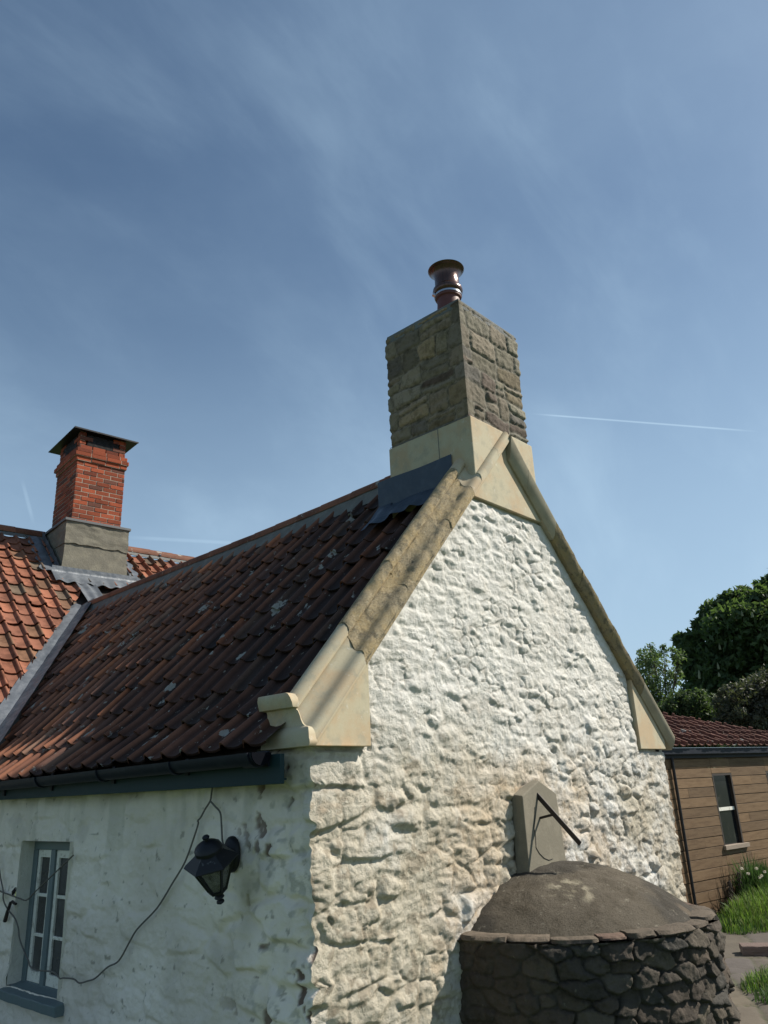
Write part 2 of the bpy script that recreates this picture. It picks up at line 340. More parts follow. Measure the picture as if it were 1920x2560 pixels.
M_iron = mat('rusty_iron', (.018, .012, .011), rough=.6, noise=[(40, .5, .7, (.045, .022, .016), .6)])
M_dial = mat('dial_stone', (.15, .135, .100), rough=.9, noise=[(8, .42, .68, (.195, .175, .13), .7), (25, .58, .7, (.11, .10, .075), .6, 8, .7), (70, .68, .72, (.4, .38, .3), .7)], bump=[(45, .5, .006, 6, .7)])
M_board = mat('brown_boards', attr=True, rough=.7, spec=.3, noise=[(3, .42, .62, (.62, .56, .48, 'm'), .7, 7, .65), (5, .60, .66, (.30, .22, .13), .5, 9, .8), (9, .64, .67, (.42, .34, .24), .5, 9, .8)], bump=[(20, .5, .006, 6, .7)], stretch=(1, 1, 9))
M_wood = mat('grey_wood', (.25, .20, .155), rough=.8, noise=[(20, .45, .7, (.16, .12, .09), .6)], bump=[(40, .3, .004)], stretch=(.4, .4, 4))
M_dwood = mat('dark_wood', (.030, .022, .017), rough=.7)
M_bark = mat('bark', (.075, .06, .045), rough=.95, bump=[(20, .6, .03)])
M_cable = mat('grey_cable', (.11, .10, .09), rough=.6)
M_flag = mat('flagstone', attr=True, rough=.9, noise=[(5, .45, .7, (.7, .66, .62, 'm'), .7, 8, .65), (40, .55, .72, (1.3, 1.3, 1.25, 'm'), .4)], bump=[(12, .5, .012), (60, .5, .004)])
M_soil = mat('soil', (.06, .055, .032), rough=1., noise=[(9, .45, .65, (.045, .075, .022), .8)], bump=[(30, .8, .02)])
M_pink = mat('pink_stone', (.14, .098, .082), rough=.95, noise=[(20, .45, .7, (.13, .10, .085), .7)], bump=[(40, .8, .01, 6, .7)])
def leafmat(name, c1, c2, trans=.25):
    m = mat(name, c1, rough=.6, spec=.25, noise=[(1.4, .4, .62, c2, .8, 3)])
    p = m.node_tree.nodes['Principled BSDF']
    t = m.node_tree; tr = t.nodes.new('ShaderNodeBsdfTranslucent'); tr.inputs[0].default_value = (c2[0] * 1.4, c2[1] * 1.6, c2[2] * .8, 1)
    mx = t.nodes.new('ShaderNodeMixShader'); mx.inputs[0].default_value = trans; out = t.nodes['Material Output']
    t.links.new(p.outputs[0], mx.inputs[1]); t.links.new(tr.outputs[0], mx.inputs[2]); t.links.new(mx.outputs[0], out.inputs[0])
    return m
M_leaf = leafmat('chestnut_leaf', (.050, .080, .036), (.085, .125, .052), .35)
M_leaf2 = leafmat('pale_leaf', (.075, .110, .052), (.105, .145, .068), .35)
M_leaf3 = leafmat('purple_grey_leaf', (.060, .060, .046), (.085, .095, .06), .2)
M_leaf4 = leafmat('bush_leaf', (.044, .070, .034), (.066, .096, .044), .3)
M_grass = mat('grass_blade', attr=True, rough=.6, spec=.3)
_t = M_grass.node_tree; _tr = _t.nodes.new('ShaderNodeBsdfTranslucent'); _a = _t.nodes.new('ShaderNodeAttribute'); _a.attribute_name = 'Col'; _t.links.new(_a.outputs[0], _tr.inputs[0])
_m = _t.nodes.new('ShaderNodeMixShader'); _m.inputs[0].default_value = .4; _t.links.new(_t.nodes['Principled BSDF'].outputs[0], _m.inputs[1]); _t.links.new(_tr.outputs[0], _m.inputs[2]); _t.links.new(_m.outputs[0], _t.nodes['Material Output'].inputs[0])
M_bloom = mat('white_bloom', (.62, .58, .48), rough=.9)
M_ground = mat('meadow', (.045, .08, .022), rough=1., noise=[(.6, .4, .7, (.07, .10, .03), .7)], bump=[(6, .6, .05)])

# ================================================================== GROUND
GZ = -2.0
g = MB(); g.add([(-400, -400, GZ - .03), (400, -400, GZ - .03), (400, 400, GZ - .03), (-400, 400, GZ - .03)], [(0, 1, 2, 3)])
tag(g.build('ground', M_ground), kind='structure')
# flagstone path beside the oven
rs = random.Random(3)
xs = np.arange(2.5, 9.3, .035); ys = np.arange(-4.2, 1.32, .035); X, Y = np.meshgrid(xs, ys)
d, r1, r2, r3, ou, ov = rubble(X * .8 + Y * .5, Y * .8 - X * .45, 21, ch=(.42, .70), sw=(.5, 1.1), warp=.04, wscale=1.2, corner=.05)
Zp = GZ + .02 * sst(0., .016, d) + .01 + .012 * (r1 - .5) + .008 * (fbm(X * 6, Y * 6, 3) - .5) - .02
cc = np.stack([.082 + .022 * r2, .069 + .016 * r2, .052 + .010 * r3], -1) * (.75 + .5 * fbm(X * 3, Y * 3, 8))[..., None]
jm = (1 - sst(.0, .016, d))[..., None]; cc = cc * (1 - jm) + np.array([.05, .06, .025]) * jm
tag(grid('flagstone_path', np.stack([X, Y, Zp], -1), M_flag, col=cc), kind='structure')

# ================================================================== COTTAGE
cot = empty('stone_cottage', (0, 0, 0), label='whitewashed rubble stone cottage with steep dark pantile roof, moulded stone gable coping and stone chimney', cat='cottage')
RK = 1.108; RK2 = 1.062                       # slope of the left and right rakes of the gable
APX = 2.215
def rz(x): return 2.328 - 1.004 * (x - APX)
def rake(x): return np.minimum(RK * (x + .03), rz(x))
# gable wall --------------------------------------------------------
dx = .0085
xs = np.arange(0, 4.46 + dx, dx); zs = np.arange(-2.05, 2.60, dx)
X, Z = np.meshgrid(xs, zs)
eL, a1, a2, a3, ou, ov, fl = cells(X, Z, 11, .21, .115, .85, .6, .055, .02)
eS, b1, b2, b3, pu, pv, fs = cells(X, Z, 12, .15, .080, .9, .65, .055)
eQ, q1, q2, q3, qu_, qv_, fq = cells(X * .55, Z, 13, .25, .200, .3, .25, .03)
low = 1 - sst(-.45, .45, Z + .5 * (fbm(X * 1.5, Z * 1.5, 4) - .5))
def stone_h(d, r1, r2, ou, ov, e0, tilt): return sst(-.004, e0, d) * (.30 + .70 * r1) * (1 + tilt * ((r2 - .5) * ou + (r1 - .6) * ov))
def rock(e, r1, r2, r3, ou, ov, e0=.30):
    body = sst(.0, e0, e); hgt = .20 + .80 * r1 ** 1.2
    tl = 1 + 1.0 * (r2 - .5) * ou - (.15 + .9 * r3) * .5 * ov
    return body * hgt * np.clip(tl, .3, 1.8)
def ridged(X, Z, s_, f, an=1.6, wq=.12, oc=4):
    wx_, wz_ = fbm(X * 2.1, Z * 2.1, s_ + 1, 3) - .5, fbm(X * 2.1 + 5, Z * 2.1, s_ + 2, 3) - .5
    t = 0.; a_ = 1.; n_ = 0.
    for k_ in range(oc):
        t = t + a_ * (1 - 2 * np.abs(vn((X + wq * wx_) * f * 2 ** k_, (Z + wq * wz_) * f * an * 2 ** k_, s_ + 7 * k_) - .5)) ; n_ += a_; a_ *= .55
    return t / n_ - .6
HL = rock(eL, a1, a2, a3, ou, ov, .60) * .030 * (.55 + .9 * sst(.38, .62, fbm(X * 2.3 + 4, Z * 3, 35, 3))) + rock(eS, b1, b2, b3, pu, pv, .8) * .007; HS = rock(eS, b1, b2, b3, pu, pv, .80) * .011 * (.35 + 1.3 * sst(.40, .62, fbm(X * 3 + 1, Z * 3.5, 36, 3))) + rock(eL, a1, a2, a3, ou, ov, .62) * .019; HQ = rock(eQ, .5 + .5 * q1, q2, q3, qu_, qv_, .20) * .026
gone = sst(.44, .62, fbm(X * 2.6 + 3, Z * 3.4, 33, 4)); HL = HL * (1 - .65 * gone); HS = HS * (1 - .55 * gone)
H = HL * low + HS * (1 - low)
cq = sst(.58, .46, X + .25 * (_h(np.floor(Z / .2), Z * 0, 5) - .5)) * sst(.08, -.02, Z); H = H * (1 - cq) + HQ * cq
rg_n = ridged(X, Z, 19, 4.2, 2.1, .22); rg_f = ridged(X, Z, 29, 13, 1.7, .08, 3)
H = H + (.028 + .006 * low) * rg_n + (.008 + .006 * low) * rg_f + .010 * (fbm(X * 9, Z * 12, 5, 5, .6) - .5) + .022 * (fbm(X * 1.1, Z * 1.1, 6) - .5) + .005 * (fbm(X * 34, Z * 38, 7, 3) - .5)
cre = sst(.16, .0, eL * low + eS * (1 - low)) * sst(.50, .66, fbm(X * 5, Z * 5, 39, 4)); H = H - .012 * cre
sw = fbm(X * 3 + 2 * fbm(X * 2, Z * 2, 37), Z * 9, 38, 4) - .5; H = H + .014 * sw
chip = sst(.64, .69, fbm(X * 9 + 5, Z * 11, 17, 4)); H = H - .007 * chip * (.4 + .6 * low)
H = .85 * H - .008
dL = eL * .1
# smooth skirting next to dressed stones and copings
flat = np.maximum(sst(.14, .03, rake(X) - Z), 0) * .8
tri = ((X < .475) & (Z > -.02)) | ((X > 3.90) & (Z > -.02)) | (Z > 1.86)
H = H * (1 - flat); Hm = np.where(tri, -.02, H)
side_seed = 41
def sideH(Y, Z):
    d, r1, r2, r3, o1, o2, _f = cells(Y, Z, side_seed, .34, .19, .8, .55, .06)
    near = sst(1.0, .25, Y)
    h = rock(d, r1, r2, r3, o1, o2, .35) * (.016 + .026 * near)
    h = h + .022 * ridged(Y, Z, 55, 4.5) + .007 * ridged(Y, Z, 59, 13, 1.4, .05, 3) + .007 * (fbm(Y * 3, Z * 11, 58, 4) - .5) + .030 * (fbm(Y * 1.2, Z * 1.2, 51) - .5) + .017 * (fbm(Y * 7, Z * 7, 52, 5, .55) - .5) + .006 * (fbm(Y * 22, Z * 22, 53, 3) - .5)
    cr = np.abs(fbm(Y * 2.2 + 3, Z * 2.2, 56, 4) - .5); crack = sst(.006, .0, cr) * sst(.52, .62, fbm(Y * 2.1, Z * 2.3, 57)) * (.25 + .75 * near)
    hole = sst(.735, .765, fbm(Y * 11 + 2, Z * 10, 54, 3)) * near
    h = h - .014 * hole - .006 * crack
    return h - .01, hole, crack, d, r1, near
Zc = zs; hs_c, *_ = sideH(np.zeros_like(Zc)[None, :] + 0., Zc[None, :]); hs_c = hs_c[0]
qu = .034 * (np.floor(fbm(Zc * 2.4, Zc * 0 + 2, 61, 2) * 6) / 6 - .5) + .010 * (fbm(Zc * 17, Zc * 0 + 1, 62, 3) - .5)
hs_c = hs_c + qu
wx = sst(.22, 0, X)
Px = X - hs_c[:, None] * wx; Py = -Hm
P = np.stack([Px, Py, Z], -1)
base = np.zeros(X.shape + (3,)); 
wht = np.array([.61, .60, .565]); crm = np.array([.48, .43, .335]); crevice_dark = np.array([.20, .16, .11]); rus = np.array([.36, .23, .12])
y1 = sst(.30, .62, fbm(X * 1.6 + 7, Z * 1.9, 71, 5)) * (.10 + .78 * low)
base[:] = wht; 
def mixc(c, k, f): return c * (1 - f[..., None]) + k * f[..., None]
base = mixc(base, crm, y1)
y2 = sst(.55, .70, fbm(X * 7, Z * 8, 72, 5)) * low * .5; base = mixc(base, np.array([.42, .36, .27]), y2)
pit = np.clip(sst(.60, .69, fbm(X * 16, Z * 18, 73, 4)) * (.10 + .40 * low) + cre * .28, 0, 1); base = mixc(base, crevice_dark, pit)  # crevice shadow painted dark, with random dark pits
spot = sst(.70, .75, fbm(X * 3.1 + 1, Z * 3.3, 74, 5)) * (.15 + .4 * low); base = mixc(base, rus, spot * .5)
joint = sst(.10, .0, eL) * low * .35 * (1 - cq); base = mixc(base, np.array([.44, .40, .32]), joint)
ovd = np.hypot(X - 2.22, (Z + 1.09) * 1.2); near_oven = sst(1.45, 1.05, ovd) * sst(.35, .6, fbm(X * 4, Z * 4, 75, 5)); base = mixc(base, np.array([.50, .36, .22]), near_oven * .35)
spk = sst(.56, .72, fbm(X * 45, Z * 50, 76, 3)) * (.14 + .26 * low); base = mixc(base, np.array([.27, .24, .18]), spk)
base = base * (1 - .10 * low[..., None]) * (.90 + .20 * fbm(X * 4, Z * 5, 77, 5))[..., None]
xc = (xs[:-1] + dx / 2)[None, :]; zc = (zs[:-1] + dx / 2)[:, None]
keep = zc < rake(xc) + .05
grid('gable_wall', P, M_lime, cot, col=base, keep=keep)
# side wall ---------------------------------------------------------
dy = .0095
ys = np.arange(0, 7.3, dy); zs2 = zs[zs < .003]
Y, Z2 = np.meshgrid(ys, zs2)
h, hole, crack, dsd, r1s, near = sideH(Y, Z2)
WY0, WY1, WZ0, WZ1 = 2.66, 3.49, -1.52, -.505
hq = h + (qu[:len(zs2)])[:, None] * sst(.3, 0, Y)
hg_c = Hm[:len(zs2), 0]
wob = .022 * (fbm(Z2 * 6, Z2 * 0 + 3, 66, 4) - .5)
Yp = Y - hg_c[:, None] * sst(.22, 0, Y)
shiftn = np.exp(-((Y - WY0) / .04) ** 2) + np.exp(-((Y - WY1) / .04) ** 2)
Yp = Yp + wob * shiftn * ((Z2 > WZ0) & (Z2 < WZ1))
Ps = np.stack([-hq, Yp, Z2], -1)
cs = np.zeros(Y.shape + (3,)); cs[:] = (.82, .755, .665)
cs = mixc(cs, np.array([.66, .60, .52]), sst(.35, .7, fbm(Y * 1.3, Z2 * 1.5, 81, 5)) * .8)
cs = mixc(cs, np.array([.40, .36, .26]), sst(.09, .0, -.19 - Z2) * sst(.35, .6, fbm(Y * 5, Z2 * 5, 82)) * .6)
cs = mixc(cs, np.array([.22, .20, .16]), crack * .7)
cs = mixc(cs, np.array([.38, .35, .28]), sst(.56, .74, fbm(Y * 4, Z2 * 4.5, 86, 5)) * .28)
cs = mixc(cs, np.array([.20, .18, .14]), sst(.75, .79, fbm(Y * 20, Z2 * 20, 87, 4)) * .6)
cs = mixc(cs, np.array([.45, .43, .35]), sst(.50, .75, fbm(Y * 9, Z2 * 1.4, 88, 4)) * sst(-1.0, -.2, Z2) * .5)
cs = mixc(cs, np.array([.10, .055, .035]), hole * .9)
cs = mixc(cs, np.array([.35, .34, .29]), sst(.60, .70, fbm(Y * 15, Z2 * 17, 83, 4)) * near * .6)
cs = mixc(cs, np.array([.33, .30, .20]), np.exp(-((Y - .55) / .09) ** 2) * sst(-.62, -.72, Z2) * sst(-1.15, -.75, Z2) * .6)
yc = (ys[:-1] + dy / 2)[None, :]; zc = (zs2[:-1] + dx / 2)[:, None]
keep = ~((yc > WY0) & (yc < WY1) & (zc > WZ0) & (zc < WZ1))
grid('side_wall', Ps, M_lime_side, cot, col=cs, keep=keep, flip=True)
rv = MB(); wc = (.70, .68, .60)
def rquad(a, b, c_, d_): rv.add([a, b, c_, d_], [(0, 1, 2, 3)], wc)
n_ = 14
for k in range(n_):
    z0 = WZ0 + (WZ1 - WZ0) * k / n_; z1 = WZ0 + (WZ1 - WZ0) * (k + 1) / n_
    for yy, sgn in ((WY0, -1), (WY1, 1)):
        def off(z): return .022 * (float(fbm(np.array(z * 6), np.array(3.), 66, 4)) - .5)
        rquad((-.012, yy + off(z0), z0), (-.012, yy + off(z1), z1), (.16, yy + sgn * .015, z1), (.16, yy + sgn * .015, z0))
rquad((-.01, WY0, WZ1), (-.01, WY1, WZ1), (.16, WY1, WZ1 + .005), (.16, WY0, WZ1 + .005))
rv.build('window_reveal', M_lime_side, cot)
bw = MB(); bw.box((4.32, .02, -2.05), (4.40, 7.2, .05), (.6, .58, .52)); bw.build('back_wall', M_lime_side, cot)
# dressed skew stones on the gable face ------------------------------
sk = MB()
sk.prism([(-.015, .003), (.437, .003), (.437, .437 * RK + .04), (.40, .40 * RK + .05), (-.015, .05)], -.032, .25); sk.build('kneeler_stone', M_ash, cot, bevel=.004)
sk = MB(); sk.prism([(3.925, .003), (4.44, .003), (4.44, .08), (3.925, rz(3.925) + .03)], -.032, .25); sk.build('kneeler_stone', M_ash, cot, bevel=.004)
sk = MB()
sk.prism([(1.64, 1.882), (2.69, 1.875), (2.26, 2.33), (2.19, 2.45)], -.026, .06)
sk.build('apex_stone', M_ash, cot, bevel=.003)
# coping: section in a vertical plane swept up the rake --------------
SEC = [(-.02, -.0), (-.070, .0), (-.078, .012), (-.078, .030), (-.071, .040), (-.068, .060), (-.058, .082), (-.042, .098), (-.020, .106), (.004, .110), (.024, .122), (.042, .144), (.055, .172), (.068, .196), (.083, .210),
       (.070, .216), (.066, .240), (.076, .268), (.098, .290), (.126, .298), (.156, .292), (.180, .272), (.188, .246), (.184, .225), (.184, .02), (.0, .0)]
IX = [0, 0, 0, 0, .003, .006, .014, .030, .042, .050, .054, .058, .060, .058, .050, .014, .002, -.008, -.004, .008, .02, .03, .03, .03, .03, 0]
IX = [v * 1.25 if v > .01 else v for v in IX]
def cope(x0, x1, side, m, name, step=.012, amp=0., seed=0, sec=SEC, end=False, lift=0., scale=1.):
    n = max(2, int(abs(x1 - x0) / step)); k = len(sec); V = np.zeros((n + 1, k, 3))
    for i in range(n + 1):
        x = x0 + (x1 - x0) * i / n
        for j, (y, z) in enumerate(sec):
            xx = x
            if end and i == 0: xx = x + (IX[j] if j < 22 else .11) * side
            if side > 0: zz = RK * (xx + .03) + z
            else: zz = rz(xx) + z + (.012 + .075 * math.exp(-(xx - 2.35) / .6) if z > .03 else 0)
            V[i, j] = (xx, y, zz + lift)
    if amp:
        jj = np.arange(k)[None, :] * .23; ii = (np.arange(n + 1) * abs(x1 - x0) / n)[:, None]
        nz = fbm(ii * 16 + seed, jj * 2 + ii * 0, seed, 4, .6) - .5; n2 = fbm(ii * 5, jj, seed + 3, 3) - .5
        V[..., 1] -= amp * (nz + .9 * n2); V[..., 2] += amp * (nz + .9 * n2)
    VV = V.reshape(-1, 3); F = []
    for i in range(n):
        for j in range(k): a = i * k + j; b = i * k + (j + 1) % k; F.append((a, b, b + k, a + k))
    if not end: F.append(tuple(range(k)))
    F.append(tuple(n * k + j for j in range(k - 1, -1, -1)))
    me = bpy.data.meshes.new(name); me.from_pydata([tuple(v) for v in VV], [], F)
    bm = bmesh.new(); bm.from_mesh(me); bmesh.ops.triangulate(bm, faces=[f for f in bm.faces if len(f.verts) > 4]); bmesh.ops.recalc_face_normals(bm, faces=bm.faces); bm.to_mesh(me); bm.free()
    return fin(name, me, m, cot, True, None, 40)
SECR = [(.0, .0), (-.045, .0), (-.054, .016), (-.066, .030), (-.084, .052), (-.094, .085), (-.095, .104), (-.080, .118), (-.050, .124), (-.018, .122), (.006, .122), (.024, .130)] + SEC[11:-1]
LOWR = SECR[:10] + [(.03, .122), (.03, .0)]
LOW = SEC[:4] + [(-.073, .042), (-.074, .066), (-.064, .092), (-.044, .110), (-.018, .116), (.0, .110), (.03, .108), (.03, .0)]
def endblock():
    """moulded return on the -x end of the kneeler"""
    V = []; F = []; n = 8; k = 24
    for i in range(n + 2):
        for j in range(k):
            y, z = SEC[j]; ix_ = IX[j] * .62; x = -.082 + ix_; yb = .335 + (.03 if .215 < z and j > 14 else 0)
            if i <= n: V.append((x, y + (yb - y) * i / n, z))
            else: V.append((.12, yb, z))
    for i in range(n + 1):
        for j in range(1, k - 1): a = i * k + j; F.append((a, a + 1, a + 1 + k, a + k))
    b0 = len(V); V += [(-.082, -.07, .0), (.40, -.07, .0), (.40, .335, .0), (-.082, .335, .0)]; F.append((b0, b0 + 1, b0 + 2, b0 + 3))
    f0 = len(V)                                    # front of the block, butting against the raking coping
    for j in range(k): V.append((SEC[j][0] * 0 - .0301, SEC[j][0], SEC[j][1]))
    for j in range(1, k - 1): F.append((j, j + 1, f0 + j + 1, f0 + j))
    me = bpy.data.meshes.new('kneeler_return'); me.from_pydata(V, [], F)
    bm = bmesh.new(); bm.from_mesh(me); bmesh.ops.recalc_face_normals(bm, faces=bm.faces); bm.to_mesh(me); bm.free()
    return me
cope(-.03, .372, 1, M_ash, 'coping_stone')
fin('kneeler_return', endblock(), M_ash, cot, True, None, 40)

cope(.376, .80, 1, M_old, 'coping_stone', amp=.020, seed=3, lift=.004)
cope(.804, 1.31, 1, M_old, 'coping_stone', amp=.022, seed=9, lift=.008)
cope(1.314, 1.63, 1, M_old, 'coping_stone', amp=.020, seed=14, lift=.004)
cope(1.633, 1.752, 1, M_ash, 'coping_stone')
cope(1.7521, 2.02, 1, M_ash, 'coping_stone', sec=LOW)
cope(2.022, APX - .004, 1, M_ash, 'coping_stone', sec=LOW)
cope(4.54, 4.06, -1, M_ash2, 'coping_stone', sec=SECR)
for a_, b_, s_ in ((4.056, 3.60, 21), (3.596, 3.16, 25), (3.156, 2.80, 28)): cope(a_, b_, -1, M_old2, 'coping_stone', amp=.016, seed=s_, lift=.002, sec=SECR)
cope(2.797, 2.648, -1, M_ash2, 'coping_stone', sec=SECR)
cope(2.6479, 2.44, -1, M_ash2, 'coping_stone', sec=LOWR)
cope(2.438, APX + .004, -1, M_ash2, 'coping_stone', sec=LOWR)

# pantile roofs -------------------------------------------------------
def tile_profile(s, roll=.048, pan=.012, w=.30):
    return np.where(s > 1 - w, roll * np.sin(np.pi * np.clip((s - 1 + w) / w, 0, 1)) ** .8, -pan * np.sin(np.pi * np.clip(s / (1 - w), 0, 1)))
def tiles(name, pos, nor, nu, rows, colf, m, parent, cuts=(), lift=.024, thick=.014, seed=1, jit=1., roll=.054, pan_dark=(0, 0), skip=None, over=.02, K=15):
    """pos(u,v) -> point, nor(u,v) -> normal; u in tile units, rows = list of v borders in metres"""
    rg = random.Random(seed); V = []; F = []; C = []
    S = np.concatenate([np.linspace(0, .63, 4), np.linspace(.69, 1.0, K - 5), [1.06]])
    for j in range(len(rows) - 1):
        v0, v1 = rows[j], rows[j + 1] + over
        sh = rg.uniform(-.04, .04)
        for i in range(nu):
            if skip and skip(i, j): continue
            c = colf(rg, i, j); pan_k = 1 - rg.uniform(*pan_dark); ju = rg.uniform(-.03, .03) * jit + sh; jl = rg.uniform(-.006, .010) * jit; jv = rg.uniform(-.012, .012) * jit; tw = rg.uniform(-.012, .012) * jit
            k0 = len(V); prof = tile_profile(np.clip(S, 0, 1), roll)
            prof = np.where(S > 1, prof - .008, prof)
            for q, (v, hh) in enumerate(((v0, 0), ((v0 + v1) / 2 + jv, lift * .5), (v1 + jv, lift), (v1 + jv, lift - thick))):
                for a, s in enumerate(S):
                    p = pos(i + ju + s, v); n = nor(i + s, v)
                    e = jv * 0
                    rnd = -.006 * (abs(s - .5) * 2) ** 3 if q >= 2 else 0
                    p = p + n * (float(prof[a]) + hh + jl + tw * s * (q / 3))
                    if q >= 2: p = p + (pos(i + s, v + .01) - pos(i + s, v)) * rnd * 100 * .6
                    kk = (1 if s > .735 else (pan_k if s < .70 else (1 + pan_k) / 2)) * (1 if q < 3 else .9)  # pan colour darkened: grime plus the shade between the rolls
                    V.append(tuple(p)); C.append((c[0] * kk, c[1] * kk, c[2] * kk))
            for q in range(3):
                for a in range(K - 1):
                    b = k0 + q * K + a; F.append((b, b + 1, b + K + 1, b + K))
            # left side edge of the tile
    me = bpy.data.meshes.new(name); me.from_pydata(V, [], F)
    a = me.color_attributes.new('Col', 'FLOAT_COLOR', 'POINT')
    cc = np.ones((len(V), 4), dtype=np.float32); cc[:, :3] = np.array(C); a.data.foreach_set('color', cc.ravel())
    bm = bmesh.new(); bm.from_mesh(me)
    for (pt, no) in cuts:
        bmesh.ops.bisect_plane(bm, geom=bm.verts[:] + bm.edges[:] + bm.faces[:], plane_co=pt, plane_no=no, clear_outer=True)
    bm.to_mesh(me); bm.free(); me.materials.append(m)
    me.polygons.foreach_set('use_smooth', [True] * len(me.polygons)); me.set_sharp_from_angle(angle=R(50)); me.update()
    o = bpy.data.objects.new(name, me); COL.objects.link(o); o.parent = parent
    return o
# main roof, left slope: section line from ridge to eave with a sprocketed foot
TW = .205
def sec_main(v):
    L1 = 2.86; s1 = Vector((-1.93, 0, -2.11)).normalized()
    if v <= L1: return Vector((2.19, 0, 2.44)) + s1 * v, Vector((-s1.z * -1, 0, 0))
    p = Vector((2.19, 0, 2.44)) + s1 * L1; s2 = Vector((-.775, 0, -.63)).normalized(); return p + s2 * (v - L1), None
def main_pos(u, v):
    y = .16 + u * TW; p = sec_main(v)[0]; t = min(max(v / 3.4, 0), 1)
    sag = -.012 * (y - 1.3) + t * (.035 - .010 * max(y - .3, 0)) + .008 * math.sin(y * 1.7 + v) 
    return Vector((p.x, y, p.z + sag))
N1 = Vector((-.738, 0, .675)); N2 = Vector((-.63, 0, .775))
def main_nor(u, v): return N1 if v < 2.8 else N2
PW = Vector((2.1, 7.2, 2.40)); WU = Vector((.9945, -.1045, 0)); WW = Vector((.1045, .9945, 0))
def wing_z(p): return PW.z + .82 * ((p - PW).dot(WW))
vtop = Vector((2.08, 7.17, 2.37)); vbot = Vector((-.02, 4.60, .13))
vdir = Vector((vtop.x - vbot.x, vtop.y - vbot.y, 0)).normalized(); vno = Vector((-vdir.y, vdir.x, 0))   # points to the wing side (-x,+y)
def col_main(rg, i, j):
    k = rg.random(); y = .16 + i * TW
    if k < .08: c = (.26, .095, .045)
    elif k < .34: c = (.165, .068, .038)
    elif k < .46: c = (.135, .075, .050)
    elif k < .60: c = (.100, .050, .036)
    else: c = (.14, .060, .037)
    dk = .58 + 1.15 * float(sst(.8, 4.2, np.array(y)))          # chimney and coping shadow painted into the tile colour, fading towards the far end
    if j >= 9: dk = max(dk, .9)  # eave rows mostly left out of the painted shadow
    f = rg.uniform(.8, 1.2) * dk; return (c[0] * f, c[1] * f * 1.0, c[2] * f)
rows_m = [.0 + .340 * k for k in range(11)]
rf = tiles('roof', main_pos, main_nor, 35, rows_m, col_main, M_tile, cot, pan_dark=(.50, .85), roll=.033,
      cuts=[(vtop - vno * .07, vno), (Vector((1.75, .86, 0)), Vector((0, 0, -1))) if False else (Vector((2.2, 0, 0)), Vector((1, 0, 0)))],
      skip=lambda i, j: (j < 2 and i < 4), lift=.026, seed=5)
# under-roof slab (keeps light out)
ur = MB(); ur.add([(2.2, .19, 2.40), (2.2, 7.3, 2.33), (.26, 7.3, .1), (.26, .19, .29), (-.10, .37, -.01), (-.10, 4.7, -.12), (.26, 5.0, .18), (4.45, .19, .05), (4.45, 7.3, .0)],
                  [(0, 1, 2, 3), (3, 6, 5, 4), (0, 7, 8, 1)], (.08, .05, .04)); ur.build('roof_deck', M_dwood, cot)
# right slope (hardly seen)
def rpos(u, v): y = .16 + u * TW; s = Vector((2.28, 0, -2.42)).normalized(); p = Vector((2.22, 0, 2.44)) + s * v; return Vector((p.x, y, p.z))
tiles('roof', rpos, lambda u, v: Vector((.72, 0, .69)), 34, [.27 * k for k in range(13)], col_main, M_tile, cot, seed=8, K=7)
# ridge tiles
def ridge(name, pts, r, m, parent, L=.42, col=None):
    b = MB(); P0 = [Vector(p) for p in pts]; seg = []
    for a, c in zip(P0[:-1], P0[1:]):
        n = max(1, round((c - a).length / L))
        for k in range(n): seg.append((a + (c - a) * k / n, a + (c - a) * (k + 1) / n))
    for k, (a, c) in enumerate(seg):
        d = (c - a).normalized(); sdv = d.cross(Vector((0, 0, 1))).normalized(); upv = sdv.cross(d); V = []; F = []; n = 10
        f = random.uniform(.7, 1.15); cc = (.20 * f, .085 * f, .05 * f)
        for e, (q, rr) in enumerate(((a - d * .02, r), (c, r * 1.06), (c, r * 1.06 - .014))):
            for j in range(n + 1):
                t = math.pi * (j / n) * 1.1 - .05 * math.pi; V.append(q + sdv * math.cos(t) * rr + upv * (math.sin(t) * rr - r * .35))
        for e in range(2):
            for j in range(n): F.append((e * (n + 1) + j, e * (n + 1) + j + 1, (e + 1) * (n + 1) + j + 1, (e + 1) * (n + 1) + j))
        b.add(V, F, cc)
    return b.build(name, m, parent, smooth=True)
RP = [(2.2, .87, 2.535), (2.2, 1.3, 2.53), (2.2, 2.2, 2.50), (2.2, 3.3, 2.475), (2.2, 4.6, 2.465), (2.2, 6.0, 2.45), (2.2, 7.45, 2.42)]
ridge('ridge_tiles', RP, .085, M_tile, cot)
def strip(name, A, B, m, parent, thick=.02, nz_amp=.012, seed=0, n=60):
    A = [Vector(a) for a in A]; B = [Vector(b) for b in B]
    def at(L, t):
        s = t * (len(L) - 1); i = min(int(s), len(L) - 2); return L[i].lerp(L[i + 1], s - i)
    K = 6; P = np.zeros((n + 1, K + 1, 3))
    for i in range(n + 1):
        a = at(A, i / n); b_ = at(B, i / n)
        for j in range(K + 1): P[i, j] = a.lerp(b_, j / K)
    q = fbm(np.arange(n + 1)[:, None] * .37 + np.zeros((1, K + 1)), np.arange(K + 1)[None, :] * .6 + seed, seed, 3) - .5
    P[..., 2] += q * nz_amp * 2
    return grid(name, P, m, parent)
rd_a = [(p[0] - .070, p[1], p[2] - .028) for p in RP]; rd_b = [tuple(main_pos((p[1] - .16) / TW, .175) + N1 * .018) for p in RP]
strip('ridge_mortar', rd_a, rd_b, M_mortar, cot, n=160, nz_amp=.012, seed=3)
